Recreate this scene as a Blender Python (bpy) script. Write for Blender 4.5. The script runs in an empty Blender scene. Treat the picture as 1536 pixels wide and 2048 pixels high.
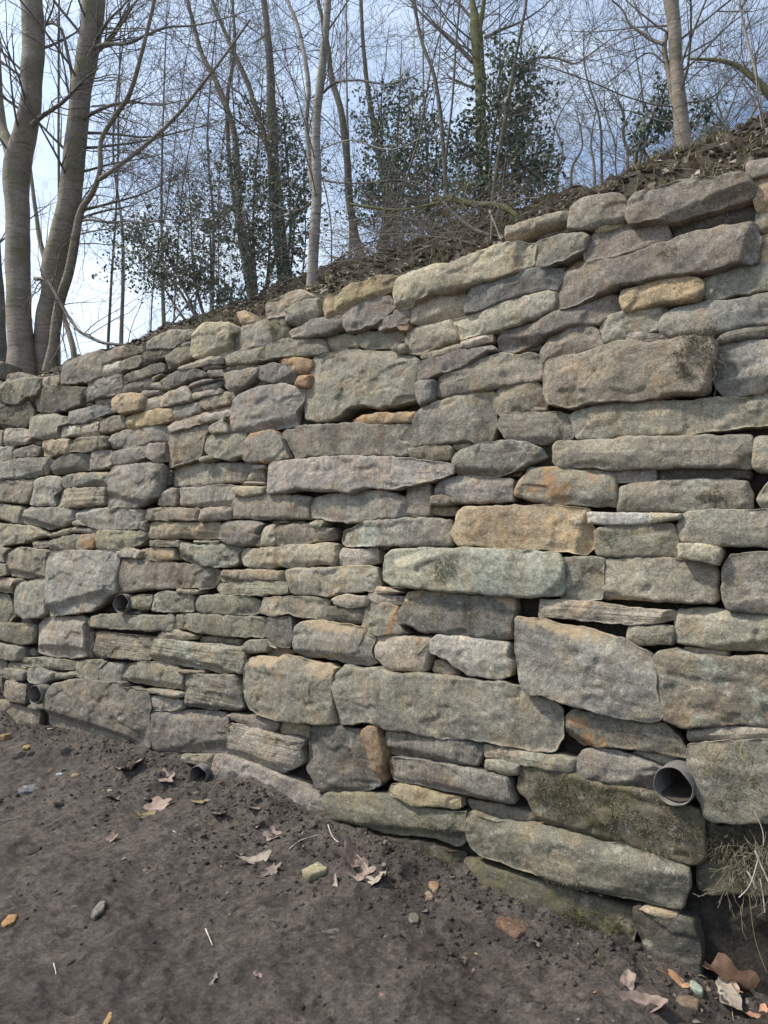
import bpy, math, random
import numpy as np
from mathutils import Vector, Matrix

# ------------------------------------------------------------------ camera, sky, sun, exposure
sc = bpy.context.scene
COL = sc.collection
CAM_H = 1.5
FPX = 1450.0                      # focal length in pixels of the 1536 px wide photograph
PITCH = math.atan2(36.0, FPX)
cam_d = bpy.data.cameras.new('camera')
cam = bpy.data.objects.new('camera', cam_d); COL.objects.link(cam)
cam.location = (0, 0, CAM_H)
cam.rotation_euler = (math.radians(90) + PITCH, 0, 0)
cam_d.sensor_fit = 'HORIZONTAL'; cam_d.sensor_width = 36.0
cam_d.lens = 36.0 * FPX / 1536.0
cam_d.clip_start = 0.05; cam_d.clip_end = 3000
sc.camera = cam

# the wall runs from lower right (near) to the left (far)
RV = Vector((0.805, -0.593, 0)).normalized()      # along the wall, to the right
NIN = Vector((0.593, 0.805, 0)).normalized()      # into the wall
O = Vector((1.09, 2.5, 0))

sun_dir = (-RV * 0.90 - NIN * 0.62).normalized() * math.cos(math.radians(52)) + Vector((0, 0, math.sin(math.radians(52))))
sun_dir.normalize()
sd = bpy.data.lights.new('sun', 'SUN'); sun = bpy.data.objects.new('sun', sd); COL.objects.link(sun)
sd.energy = 3.3; sd.angle = math.radians(5); sd.color = (1.0, 0.93, 0.83)
sun.rotation_euler = sun_dir.to_track_quat('Z', 'Y').to_euler()

world = bpy.data.worlds.new("World"); sc.world = world; world.use_nodes = True
wn = world.node_tree; wn.nodes.clear()
def N(nt, typ, **kw):
    n = nt.nodes.new(typ)
    for k, v in kw.items(): setattr(n, k, v)
    return n
sky = N(wn, 'ShaderNodeTexSky', sky_type='NISHITA', sun_disc=False)
sky.sun_elevation = math.radians(52)
sky.sun_rotation = math.atan2(sun_dir.x, sun_dir.y)
sky.air_density = 1.0; sky.dust_density = 0.6; sky.ozone_density = 2.2
wtc = N(wn, 'ShaderNodeTexCoord')
wno = N(wn, 'ShaderNodeTexNoise'); wno.inputs['Scale'].default_value = 2.1; wno.inputs['Detail'].default_value = 7; wno.inputs['Roughness'].default_value = 0.55
wmap = N(wn, 'ShaderNodeMapping'); wmap.inputs['Location'].default_value = (0.3, 0.9, 0.1); wmap.inputs['Scale'].default_value = (1, 1, 1.7)
wr = N(wn, 'ShaderNodeValToRGB'); wr.color_ramp.elements[0].position = 0.45; wr.color_ramp.elements[1].position = 0.72
wr.color_ramp.elements[1].color = (0.92, 0.92, 0.92, 1); wr.color_ramp.elements[0].color = (0.05, 0.05, 0.05, 1)
wmix = N(wn, 'ShaderNodeMixRGB'); wmix.inputs[2].default_value = (4.7, 5.4, 6.3, 1)
wbg = N(wn, 'ShaderNodeBackground'); wbg.inputs[1].default_value = 0.115
wo = N(wn, 'ShaderNodeOutputWorld')
L = wn.links.new
wdot = N(wn, 'ShaderNodeVectorMath', operation='DOT_PRODUCT'); wdot.inputs[1].default_value = tuple(sun_dir)   # bright haze round the sun
wgl = N(wn, 'ShaderNodeMapRange'); wgl.inputs[1].default_value = 0.12; wgl.inputs[2].default_value = 0.95; wgl.inputs[3].default_value = 0.0; wgl.inputs[4].default_value = 0.75
wadd = N(wn, 'ShaderNodeMath', operation='ADD', use_clamp=True)
wg2 = N(wn, 'ShaderNodeMixRGB', blend_type='MULTIPLY'); wg2.inputs[0].default_value = 1.0
wl2 = N(wn, 'ShaderNodeMapRange'); wl2.inputs[1].default_value = 0.0; wl2.inputs[2].default_value = 1.0; wl2.inputs[3].default_value = 1.0; wl2.inputs[4].default_value = 1.45
L(wtc.outputs['Generated'], wdot.inputs[0]); L(wdot.outputs['Value'], wgl.inputs[0]); L(wdot.outputs['Value'], wl2.inputs[0])
L(wtc.outputs['Generated'], wmap.inputs[0]); L(wmap.outputs[0], wno.inputs['Vector']); L(wno.outputs[0], wr.inputs[0])
L(wr.outputs[0], wadd.inputs[0]); L(wgl.outputs[0], wadd.inputs[1]); L(wadd.outputs[0], wmix.inputs[0]); L(sky.outputs[0], wmix.inputs[1]); L(wmix.outputs[0], wg2.inputs[1]); L(wl2.outputs[0], wg2.inputs[2]); L(wg2.outputs[0], wbg.inputs[0]); L(wbg.outputs[0], wo.inputs[0])

sc.view_settings.view_transform = 'Standard'
try: sc.view_settings.look = 'None'
except Exception: pass
sc.view_settings.exposure = 0.66
sc.view_settings.gamma = 1.0
sc.view_settings.use_curve_mapping = False

# ------------------------------------------------------------------ helpers
rnd = random.Random(7)
rng = np.random.default_rng(7)

def hsh(ix, iy, iz, seed):
    h = (ix * 374761393 + iy * 668265263 + iz * 2147483647 + seed * 1274126177) & 0xFFFFFFFF
    h = ((h ^ (h >> 13)) * 1274126177) & 0xFFFFFFFF
    h = ((h ^ (h >> 16)) * 2246822519) & 0xFFFFFFFF
    return ((h ^ (h >> 15)) & 0xFFFFFF) / float(0xFFFFFF) * 2 - 1
def vn(x, y, z=None, seed=0):
    """smooth value noise in [-1,1], vectorised"""
    x = np.asarray(x, float); y = np.asarray(y, float)
    z = np.zeros_like(x) if z is None else np.asarray(z, float)
    xi = np.floor(x).astype(np.int64); yi = np.floor(y).astype(np.int64); zi = np.floor(z).astype(np.int64)
    fx, fy, fz = x - xi, y - yi, z - zi
    fx = fx*fx*fx*(fx*(fx*6-15)+10); fy = fy*fy*fy*(fy*(fy*6-15)+10); fz = fz*fz*fz*(fz*(fz*6-15)+10)
    r = 0
    for a in (0, 1):
        wx = fx if a else 1 - fx
        for b in (0, 1):
            wy = fy if b else 1 - fy
            for c in (0, 1):
                wz = fz if c else 1 - fz
                r = r + wx*wy*wz*hsh(xi+a, yi+b, zi+c, seed)
    return r
def fbm(x, y, z=None, seed=0, octs=4, gain=0.5):
    r = 0; a = 1.0; f = 1.0
    for i in range(octs):
        r = r + a * vn(np.asarray(x)*f, np.asarray(y)*f, None if z is None else np.asarray(z)*f, seed+i*17)
        a *= gain; f *= 2.03
    return r

def ray(px, py):
    d = Vector(((px - 768.0)/FPX, 1.0, -(py - 1024.0)/FPX))
    c, s = math.cos(PITCH), math.sin(PITCH)
    return Vector((d.x, d.y*c - d.z*s, d.y*s + d.z*c))
BAT = math.radians(4.0)                           # the wall leans back a little
WZ = Vector((0, 0, 1))*math.cos(BAT) + NIN*math.sin(BAT)
WY = NIN*math.cos(BAT) - Vector((0, 0, 1))*math.sin(BAT)
RW = Matrix((RV, WY, WZ)).transposed()            # columns = wall axes
MW = Matrix.Translation(O) @ RW.to_4x4()
MWi = MW.inverted()
CL = MWi @ Vector((0, 0, CAM_H))
def to_wall(px, py, y0=0.0):
    """pixel of the photograph -> local wall coordinates on the plane y0 behind the face"""
    dl = RW.transposed() @ ray(px, py)
    t = (y0 - CL.y) / dl.y
    return CL + dl*t
def behind(px, py, s):
    """world point seen at px,py that stands s metres behind the wall face (horizontally)"""
    d = ray(px, py); c = Vector((0, 0, CAM_H))
    t = (s - (c - O).dot(NIN)) / d.dot(NIN)
    return c + d*t
def us(p): 
    q = p - O
    return q.dot(RV), q.dot(NIN)

def new_obj(name, me, mat=None, parent=None, loc=(0, 0, 0), label=None, cat=None, kind=None, group=None):
    o = bpy.data.objects.new(name, me); COL.objects.link(o); o.location = loc
    if mat is not None and me is not None and len(me.materials) == 0: me.materials.append(mat)
    if parent is not None: o.parent = parent
    if label: o['label'] = label
    if cat: o['category'] = cat
    if kind: o['kind'] = kind
    if group: o['group'] = group
    return o
def mesh(name, V, F, smooth=True):
    me = bpy.data.meshes.new(name)
    V = np.asarray(V, dtype=np.float32)
    if isinstance(F, np.ndarray):
        n, k = F.shape
        me.vertices.add(len(V)); me.vertices.foreach_set('co', V.ravel())
        me.loops.add(n*k); me.loops.foreach_set('vertex_index', F.ravel().astype(np.int32))
        me.polygons.add(n); me.polygons.foreach_set('loop_start', np.arange(0, n*k, k, dtype=np.int32))
        me.update(calc_edges=True); me.validate()
    else:
        me.from_pydata(V.tolist(), [], F); me.update()
    if smooth and len(me.polygons):
        me.polygons.foreach_set('use_smooth', np.ones(len(me.polygons), dtype=bool))
    return me

# ------------------------------------------------------------------ materials
def base_mat(name, rough=0.9, spec=0.25):
    m = bpy.data.materials.new(name); m.use_nodes = True
    nt = m.node_tree; b = nt.nodes['Principled BSDF']
    b.inputs['Roughness'].default_value = rough
    b.inputs['Specular IOR Level'].default_value = spec
    return m, nt, b
def noise(nt, vec, scale, detail=4, rough=0.55, dist=0.0):
    n = N(nt, 'ShaderNodeTexNoise'); n.inputs['Scale'].default_value = scale; n.inputs['Detail'].default_value = detail
    n.inputs['Roughness'].default_value = rough; n.inputs['Distortion'].default_value = dist
    nt.links.new(vec, n.inputs['Vector']); return n.outputs[0]
def ramp(nt, fac, stops):
    r = N(nt, 'ShaderNodeValToRGB'); e = r.color_ramp.elements
    while len(e) < len(stops): e.new(0.5)
    for el, (p, c) in zip(e, stops):
        el.position = p; el.color = (c, c, c, 1) if isinstance(c, (int, float)) else (*c, 1)
    nt.links.new(fac, r.inputs[0]); return r.outputs[0]
def mix(nt, fac, a, b, typ='MIX'):
    n = N(nt, 'ShaderNodeMixRGB', blend_type=typ)
    for i, v in ((0, fac), (1, a), (2, b)):
        if isinstance(v, (int, float)): n.inputs[i].default_value = v
        elif isinstance(v, tuple): n.inputs[i].default_value = (*v, 1)
        else: nt.links.new(v, n.inputs[i])
    return n.outputs[0]
def mth(nt, op, a, b=0.0, clamp=False):
    n = N(nt, 'ShaderNodeMath', operation=op, use_clamp=clamp)
    for i, v in ((0, a), (1, b)):
        if isinstance(v, (int, float)): n.inputs[i].default_value = v
        else: nt.links.new(v, n.inputs[i])
    return n.outputs[0]
def bump(nt, h, strength, dist, prev=None):
    n = N(nt, 'ShaderNodeBump'); n.inputs['Strength'].default_value = strength; n.inputs['Distance'].default_value = dist
    nt.links.new(h, n.inputs['Height'])
    if prev is not None: nt.links.new(prev, n.inputs['Normal'])
    return n.outputs[0]

def stone_material(flags):
    m, nt, b = base_mat('sandstone' + ('_' + '_'.join(sorted(flags)) if flags else ''), 0.93, 0.2)
    tc = N(nt, 'ShaderNodeTexCoord'); oi = N(nt, 'ShaderNodeObjectInfo')
    mul = N(nt, 'ShaderNodeVectorMath', operation='MULTIPLY_ADD')
    cmb = N(nt, 'ShaderNodeCombineXYZ')
    for i in range(3): nt.links.new(oi.outputs['Random'], cmb.inputs[i])
    mul.inputs[1].default_value = (37, 51, 23)
    nt.links.new(cmb.outputs[0], mul.inputs[0]); nt.links.new(tc.outputs['Object'], mul.inputs[2])
    v = mul.outputs[0]
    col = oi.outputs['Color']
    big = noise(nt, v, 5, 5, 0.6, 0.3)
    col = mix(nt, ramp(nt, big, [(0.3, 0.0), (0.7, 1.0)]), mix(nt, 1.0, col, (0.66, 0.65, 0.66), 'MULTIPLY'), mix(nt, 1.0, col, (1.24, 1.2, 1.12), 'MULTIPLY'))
    # warm and cool blotches
    b2 = noise(nt, v, 9, 6, 0.62, 0.6)
    warm = mix(nt, 1.0, col, (1.16, 1.0, 0.82), 'MULTIPLY')
    col = mix(nt, ramp(nt, b2, [(0.50, 0.0), (0.66, 0.75)]), col, warm)
    cool = mix(nt, 1.0, col, (0.88, 0.91, 0.92), 'MULTIPLY')
    col = mix(nt, ramp(nt, b2, [(0.34, 0.8), (0.48, 0.0)]), col, cool)
    # dark weathering crust
    b3 = noise(nt, v, 14, 8, 0.7, 0.2)
    col = mix(nt, ramp(nt, b3, [(0.53, 0.0), (0.68, 0.55)]), col, mix(nt, 1.0, col, (0.48, 0.47, 0.45), 'MULTIPLY'))
    # grain
    gr = noise(nt, v, 170, 3, 0.7)
    col = mix(nt, 1.0, col, ramp(nt, gr, [(0.34, 0.66), (0.66, 1.30)]), 'MULTIPLY')
    stv = N(nt, 'ShaderNodeMapping'); stv.inputs['Scale'].default_value = (13, 13, 1.8); nt.links.new(v, stv.inputs[0])
    strk = noise(nt, stv.outputs[0], 1.0, 5, 0.6, 0.4)
    smooth_ = mth(nt, 'MULTIPLY', mth(nt, 'FRACT', mth(nt, 'MULTIPLY', oi.outputs['Random'], 7.3)), 0.8)
    col = mix(nt, mth(nt, 'MULTIPLY', ramp(nt, strk, [(0.52, 0.0), (0.64, 1.0)]), smooth_), col, mix(nt, 1.0, col, (0.60, 0.58, 0.55), 'MULTIPLY'))
    bed = N(nt, 'ShaderNodeMapping'); bed.inputs['Scale'].default_value = (2.5, 2.5, 28); nt.links.new(v, bed.inputs[0])
    bd = noise(nt, bed.outputs[0], 1.0, 5, 0.65, 0.3)
    bsel = mth(nt, 'MULTIPLY', mth(nt, 'FRACT', mth(nt, 'MULTIPLY', oi.outputs['Random'], 13.1)), 0.7)
    col = mix(nt, mth(nt, 'MULTIPLY', ramp(nt, bd, [(0.38, 1.0), (0.50, 0.0)]), bsel), col, mix(nt, 1.0, col, (0.66, 0.63, 0.60), 'MULTIPLY'))
    gr2 = noise(nt, v, 60, 4, 0.75)
    col = mix(nt, 1.0, col, ramp(nt, gr2, [(0.34, 0.70), (0.66, 1.24)]), 'MULTIPLY')
    pit = noise(nt, v, 48, 6, 0.8, 0.2)
    col = mix(nt, ramp(nt, pit, [(0.30, 0.75), (0.42, 0.0)]), col, mix(nt, 1.0, col, (0.35, 0.34, 0.33), 'MULTIPLY'))
    if 'ochre' in flags:
        sx = N(nt, 'ShaderNodeSeparateXYZ'); nt.links.new(tc.outputs['Generated'], sx.inputs[0])
        hgt = sx.outputs[2]
        f = mth(nt, 'ADD', mth(nt, 'MULTIPLY', noise(nt, v, 7, 4, 0.5, 0.5), 1.5), hgt)
        f2 = mth(nt, 'MULTIPLY', mth(nt, 'SUBTRACT', f, 1.60), 14.0, True)
        oc = mix(nt, 1.0, (0.37, 0.285, 0.18), ramp(nt, gr2, [(0.3, 0.75), (0.7, 1.15)]), 'MULTIPLY')
        col = mix(nt, mth(nt, 'MULTIPLY', f2, 0.85), col, oc)
    if 'rust' in flags:
        f = noise(nt, v, 7, 5, 0.55, 0.7)
        oc = mix(nt, 1.0, (0.36, 0.21, 0.10), ramp(nt, gr2, [(0.3, 0.7), (0.7, 1.2)]), 'MULTIPLY')
        col = mix(nt, ramp(nt, f, [(0.55, 0.0), (0.62, 0.75)]), col, oc)
    # pale bloom on raised grain, lichen specks everywhere, crusts on some
    bl = noise(nt, v, 11, 9, 0.8, 0.3)
    col = mix(nt, ramp(nt, bl, [(0.56, 0.0), (0.66, 0.5)]), col, mix(nt, 0.5, col, (0.46, 0.44, 0.38)))
    ls = noise(nt, v, 38, 3, 0.5, 0.2)
    lf = ramp(nt, ls, [(0.68, 0.0), (0.74, 0.55)])
    col = mix(nt, lf, col, (0.42, 0.43, 0.36))
    cr = noise(nt, v, 17, 5, 0.65, 0.1)
    col = mix(nt, ramp(nt, cr, [(0.615, 0.0), (0.635, 0.38)]), col, mix(nt, 1.0, (0.43, 0.42, 0.34), ramp(nt, gr2, [(0.34, 0.7), (0.66, 1.15)]), 'MULTIPLY'))
    if 'lichen' in flags:
        lm = noise(nt, v, 5.5, 6, 0.72, 0.5)
        col = mix(nt, ramp(nt, lm, [(0.50, 0.0), (0.62, 0.75)]), col, mix(nt, ramp(nt, gr2, [(0.4, 0.0), (0.6, 1.0)]), (0.22, 0.225, 0.18), (0.44, 0.455, 0.37)))
    if 'moss' in flags:
        mm = noise(nt, v, 7, 8, 0.75, 0.3)
        mc = mix(nt, noise(nt, v, 60, 3), (0.055, 0.052, 0.026), (0.17, 0.152, 0.082))
        col = mix(nt, ramp(nt, mm, [(0.47, 0.0), (0.60, 0.8)]), col, mc)
    nt.links.new(col, b.inputs['Base Color'])
    nrm = bump(nt, noise(nt, v, 24, 9, 0.76, 0.3), 0.8, 0.008)
    nrm = bump(nt, noise(nt, v, 130, 5, 0.75), 0.9, 0.0035, nrm)
    if 'strata' in flags:
        mp = N(nt, 'ShaderNodeMapping'); mp.inputs['Scale'].default_value = (3, 3, 70)
        nt.links.new(v, mp.inputs[0])
        nrm = bump(nt, noise(nt, mp.outputs[0], 1.0, 5, 0.6), 1.0, 0.012, nrm)
    if 'ribbed' in flags:
        mp = N(nt, 'ShaderNodeMapping'); mp.inputs['Scale'].default_value = (60, 60, 4)
        nt.links.new(v, mp.inputs[0])
        nrm = bump(nt, noise(nt, mp.outputs[0], 1.0, 4, 0.6), 0.9, 0.006, nrm)
    nt.links.new(nrm, b.inputs['Normal'])
    return m
_sm = {}
def stone_mat(flags):
    k = tuple(sorted(flags))
    if k not in _sm: _sm[k] = stone_material(set(k))
    return _sm[k]

def soil_material(name, c0, c1, c2, bs=1.0, objspace=False):
    m, nt, b = base_mat(name, 0.9, 0.25)
    tc = N(nt, 'ShaderNodeTexCoord'); v = tc.outputs['Object']
    n1 = noise(nt, v, 1.8, 6, 0.6, 0.4); n2 = noise(nt, v, 12, 8, 0.7, 0.3); n3 = noise(nt, v, 90, 5, 0.75)
    col = mix(nt, ramp(nt, n1, [(0.35, 0.0), (0.65, 1.0)]), c0, c1)
    col = mix(nt, ramp(nt, n2, [(0.45, 0.0), (0.62, 0.9)]), col, c2)
    n4 = noise(nt, v, 34, 6, 0.8, 0.4)
    col = mix(nt, 1.0, col, ramp(nt, n4, [(0.34, 0.62), (0.66, 1.38)]), 'MULTIPLY')
    col = mix(nt, 1.0, col, ramp(nt, n3, [(0.32, 0.6), (0.70, 1.38)]), 'MULTIPLY')
    damp = noise(nt, v, 2.6, 5, 0.6, 0.8)
    col = mix(nt, ramp(nt, damp, [(0.46, 0.0), (0.56, 0.8)]), col, mix(nt, 1.0, col, (0.62, 0.60, 0.60), 'MULTIPLY'))
    sp = noise(nt, v, 75, 2, 0.5)
    col = mix(nt, ramp(nt, sp, [(0.70, 0.0), (0.74, 0.65)]), col, (0.27, 0.22, 0.16))
    nt.links.new(col, b.inputs['Base Color'])
    nrm = bump(nt, noise(nt, v, 26, 9, 0.8, 0.5), 1.0*bs, 0.035)
    nrm = bump(nt, noise(nt, v, 140, 5, 0.75), 1.0*bs, 0.010, nrm)
    nt.links.new(nrm, b.inputs['Normal'])
    rr = ramp(nt, damp, [(0.46, 0.95), (0.58, 0.55)]); nt.links.new(rr, b.inputs['Roughness'])
    return m
M_soil = soil_material('trodden_earth', (0.144, 0.121, 0.105), (0.186, 0.156, 0.133), (0.097, 0.081, 0.071))
M_bank = soil_material('bank_earth', (0.085, 0.068, 0.052), (0.14, 0.11, 0.08), (0.06, 0.058, 0.035))
M_fill = soil_material('wall_fill_earth', (0.065, 0.055, 0.046), (0.09, 0.074, 0.06), (0.045, 0.04, 0.033))

def simple_mat(name, c0, c1, scale=20, rough=0.85, bumpd=0.003, spec=0.25, stretch=None, objcol=False):
    m, nt, b = base_mat(name, rough, spec)
    tc = N(nt, 'ShaderNodeTexCoord'); v = tc.outputs['Object']
    if stretch:
        mp = N(nt, 'ShaderNodeMapping'); mp.inputs['Scale'].default_value = stretch; nt.links.new(v, mp.inputs[0]); v = mp.outputs[0]
    n = noise(nt, v, scale, 5, 0.65, 0.3)
    if objcol:
        oi = N(nt, 'ShaderNodeObjectInfo')
        col = mix(nt, 1.0, oi.outputs['Color'], ramp(nt, n, [(0.3, 0.65), (0.7, 1.25)]), 'MULTIPLY')
    else: col = mix(nt, ramp(nt, n, [(0.35, 0.0), (0.65, 1.0)]), c0, c1)
    nt.links.new(col, b.inputs['Base Color'])
    if bumpd: nt.links.new(bump(nt, n, 0.8, bumpd), b.inputs['Normal'])
    return m
def leaf_mat(name, c0, c1, rough=0.6, trans=0.15, objcol=False):
    m = simple_mat(name, c0, c1, 30, rough, 0.002, 0.3, objcol=objcol)
    return m
M_holly = simple_mat('glossy_dark_leaves', (0.09, 0.12, 0.085), (0.17, 0.21, 0.15), 3, 0.55, 0, 0.5)  # leaf green made paler, the lens veil is put into the colour
M_dead = leaf_mat('dead_leaf', (0.3, 0.2, 0.15), (0.4, 0.3, 0.2), 0.8, objcol=True)
M_litter = simple_mat('leaf_litter_brown', (0.15, 0.12, 0.095), (0.38, 0.32, 0.265), 9, 0.85, 0.002)
M_scrap = simple_mat('trodden_leaf_scraps', (0.07, 0.055, 0.045), (0.19, 0.15, 0.12), 12, 0.9, 0.001)
M_moss = simple_mat('moss', (0.065, 0.062, 0.028), (0.16, 0.15, 0.065), 25, 0.95, 0)
M_drymoss = simple_mat('dry_moss_and_roots', (0.10, 0.085, 0.06), (0.23, 0.195, 0.14), 25, 0.95, 0)
M_grass = simple_mat('straw_grass', (0.13, 0.14, 0.05), (0.34, 0.29, 0.16), 9, 0.9, 0)
M_twig = simple_mat('pale_twig', (0.30, 0.26, 0.21), (0.5, 0.45, 0.38), 30, 0.85, 0.001)
M_brush = simple_mat('brown_brush', (0.12, 0.10, 0.082), (0.23, 0.195, 0.16), 6, 0.9, 0)
M_pipe = simple_mat('dirty_grey_plastic', (0.075, 0.073, 0.072), (0.20, 0.18, 0.155), 14, 0.8, 0.002, 0.3)
M_pipe_dirt = simple_mat('silt_in_pipe', (0.035, 0.03, 0.027), (0.08, 0.065, 0.05), 30, 0.9, 0.003)

def bark_material(name, ca, cb, moss, birch=False):
    m, nt, b = base_mat(name, 0.9, 0.2)
    tc = N(nt, 'ShaderNodeTexCoord'); v = tc.outputs['Object']
    n1 = noise(nt, v, 4, 6, 0.6, 0.4); n2 = noise(nt, v, 45, 5, 0.7)
    col = mix(nt, ramp(nt, n1, [(0.35, 0.0), (0.65, 1.0)]), ca, cb)
    col = mix(nt, 1.0, col, ramp(nt, n2, [(0.3, 0.75), (0.7, 1.2)]), 'MULTIPLY')
    mp = N(nt, 'ShaderNodeMapping'); mp.inputs['Scale'].default_value = (6, 6, 55) ; nt.links.new(v, mp.inputs[0])
    bands = noise(nt, mp.outputs[0], 1.0, 4, 0.6)
    if birch:
        col = mix(nt, ramp(nt, bands, [(0.56, 0.0), (0.66, 0.85)]), col, (0.07, 0.06, 0.055))
    else:
        col = mix(nt, ramp(nt, bands, [(0.52, 0.0), (0.64, 0.7)]), col, mix(nt, 1.0, col, (0.5, 0.48, 0.45), 'MULTIPLY'))
    if moss:
        mm = noise(nt, v, 3.0, 6, 0.7, 0.3)
        col = mix(nt, ramp(nt, mm, [(0.46, 0.0), (0.62, moss)]), col, (0.13, 0.135, 0.06))
    nt.links.new(col, b.inputs['Base Color'])
    nt.links.new(bump(nt, n2, 0.7, 0.004, bump(nt, bands, 0.8, 0.006)), b.inputs['Normal'])
    return m
M_beech = bark_material('smooth_grey_bark', (0.205, 0.168, 0.138), (0.31, 0.262, 0.218), 0.6)
M_birch = bark_material('pale_banded_bark', (0.24, 0.212, 0.19), (0.37, 0.34, 0.305), 0.35, True)
M_darkbark = bark_material('dark_bark', (0.11, 0.097, 0.085), (0.19, 0.168, 0.148), 0.5)
M_branch = bark_material('branch_bark', (0.13, 0.115, 0.105), (0.21, 0.19, 0.175), 0.2)  # lightened bark, haze over the branches is painted into it
M_mossbark = bark_material('mossy_branch_bark', (0.10, 0.10, 0.05), (0.17, 0.17, 0.07), 0.9)

# ------------------------------------------------------------------ ground
contact = [(-400,1360),(-200,1395),(0,1440),(75,1462),(115,1460),(170,1472),(250,1493),(300,1503),(350,1512),(385,1562),(440,1562),(500,1566),(560,1600),(600,1636),(645,1645),(700,1672),(760,1692),(850,1728),(920,1742),(1000,1795),(1080,1828),(1180,1868),(1250,1888),(1330,1925),(1400,1962),(1470,2000),(1600,2060)]
cu, cz = [], []
for px, py in contact:
    p = MW @ to_wall(px, py, -0.03); a, _ = us(p); cu.append(a); cz.append(p.z)
cu = np.array(cu); cz = np.array(cz)
def axis(*segs):
    out = []
    for a, b, st in segs: out += list(np.arange(a, b, st))
    return np.array(out)
def ground_z(u, s):
    """s = distance in front of the wall face"""
    zc = np.interp(u, cu, cz)
    w = np.exp(-np.maximum(s, 0)/0.55)
    z = zc*w
    near = np.clip(1 - np.maximum(s - 3.5, 0)/3, 0, 1)
    z = z + near*(0.030*fbm(u*1.3, s*1.3, seed=3, octs=3) + 0.010*fbm(u*4.2, s*4.2, seed=5, octs=3) + 0.012*fbm(u*7, s*7, seed=9, octs=3)*np.exp(-np.maximum(s-0.2,0)/1.6)
                  + 0.022*np.maximum(fbm(u*13, s*13, seed=21, octs=4)-0.15, 0)*(0.40+0.75*np.exp(-np.maximum(s-0.1,0)/0.9))
                  + 0.0055*fbm(u*34, s*34, seed=31, octs=2, gain=0.7))
    return z
ua = axis((-150,-20,10),(-20,-8,1.0),(-8,-5.6,0.12),(-5.6,1.9,0.0145),(1.9,4,0.1),(4,20,2),(20,160,20))
sa = axis((-0.25,0,0.05),(0,2.3,0.0145),(2.3,4,0.08),(4,12,0.8),(12,160,15))
U, S = np.meshgrid(ua, sa)
Z = ground_z(U, S)
far = np.maximum(np.maximum(np.abs(U)-10, S-8), 0); Z = Z - far*0.01
X = O.x + RV.x*U - NIN.x*S; Y = O.y + RV.y*U - NIN.y*S
V = np.stack([X, Y, Z], -1).reshape(-1, 3)
nu, ns_ = len(ua), len(sa)
def grid_faces(nr, nc, flip=False):
    i = np.arange(nr-1)[:, None]*nc + np.arange(nc-1)[None, :]
    i = i.ravel()
    F = np.stack([i, i+1, i+nc+1, i+nc], 1)
    return F[:, ::-1].copy() if flip else F
new_obj('ground', mesh('ground', V, grid_faces(ns_, nu, True)), M_soil, kind='structure')

# hillside behind the wall
top_px = [(-500,830),(-60,785),(0,775),(130,745),(200,712),(400,668),(480,660),(540,640),(640,605),(790,568),(1010,490),(1140,440),(1250,402),(1500,365),(1700,300)]
sky_px = [(-500,860),(-60,790),(60,775),(130,745),(200,735),(330,712),(400,676),(430,646),(500,618),(560,600),(640,570),(700,535),(800,495),(900,458),(980,440),(1050,420),(1160,392),(1230,380),(1310,342),(1400,302),(1500,262),(1600,215),(1800,130)]
tu, tz = zip(*[(us(p)[0], p.z) for p in (behind(a, b, 0.32) for a, b in top_px)])
RS = 2.3
ru, rz = zip(*[(us(p)[0], p.z) for p in (behind(a, b, RS) for a, b in sky_px)])
def hill_z(u, s):
    zt = np.interp(u, tu, tz) - 0.05; zr = np.interp(u, ru, rz)
    k = np.clip((s-0.32)/(RS-0.32), 0, 1); k = k**0.85
    z = zt*(1-k) + zr*k
    over = np.maximum(s-RS, 0)
    z = z - 0.10*over - 0.01*over**1.5
    nz = np.clip((s-0.25)/0.4, 0, 1)
    z = z + nz*(0.045*fbm(u*2.2, s*2.2, seed=41, octs=3) + 0.030*fbm(u*9, s*9, seed=43, octs=3))
    return np.maximum(z, -2.0)
ua = axis((-120,-16,8),(-16,-8,0.4),(-8,3.2,0.04),(3.2,8,0.4),(8,60,6))
sa = axis((0.27,3.4,0.035),(3.4,9,0.3),(9,40,3),(40,160,20))
U, S = np.meshgrid(ua, sa); Z = hill_z(U, S)
X = O.x + RV.x*U + NIN.x*S; Y = O.y + RV.y*U + NIN.y*S
new_obj('hillside', mesh('hillside', np.stack([X, Y, Z], -1).reshape(-1, 3), grid_faces(len(sa), len(ua))), M_bank, kind='structure')
def hill_pt(u, s, dz=0.0):
    return Vector((O.x + RV.x*u + NIN.x*s, O.y + RV.y*u + NIN.y*s, float(hill_z(np.array(u, float), np.array(s, float))) + dz))

# ------------------------------------------------------------------ the wall
PAL = dict(g=(.270,.260,.232), d=(.165,.158,.150), k=(.105,.096,.083), b=(.255,.226,.185), f=(.345,.308,.242), y=(.385,.305,.180),
           o=(.370,.235,.130), p=(.230,.205,.192), r=(.320,.252,.212), w=(.440,.420,.370), G=(.235,.224,.178), M=(.165,.146,.105), c=(.235,.238,.228))
FLG = {'^': 'ochre', 'l': 'lichen', 'm': 'moss', 's': 'strata', 'R': 'ribbed', '*': 'rust'}
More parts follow.
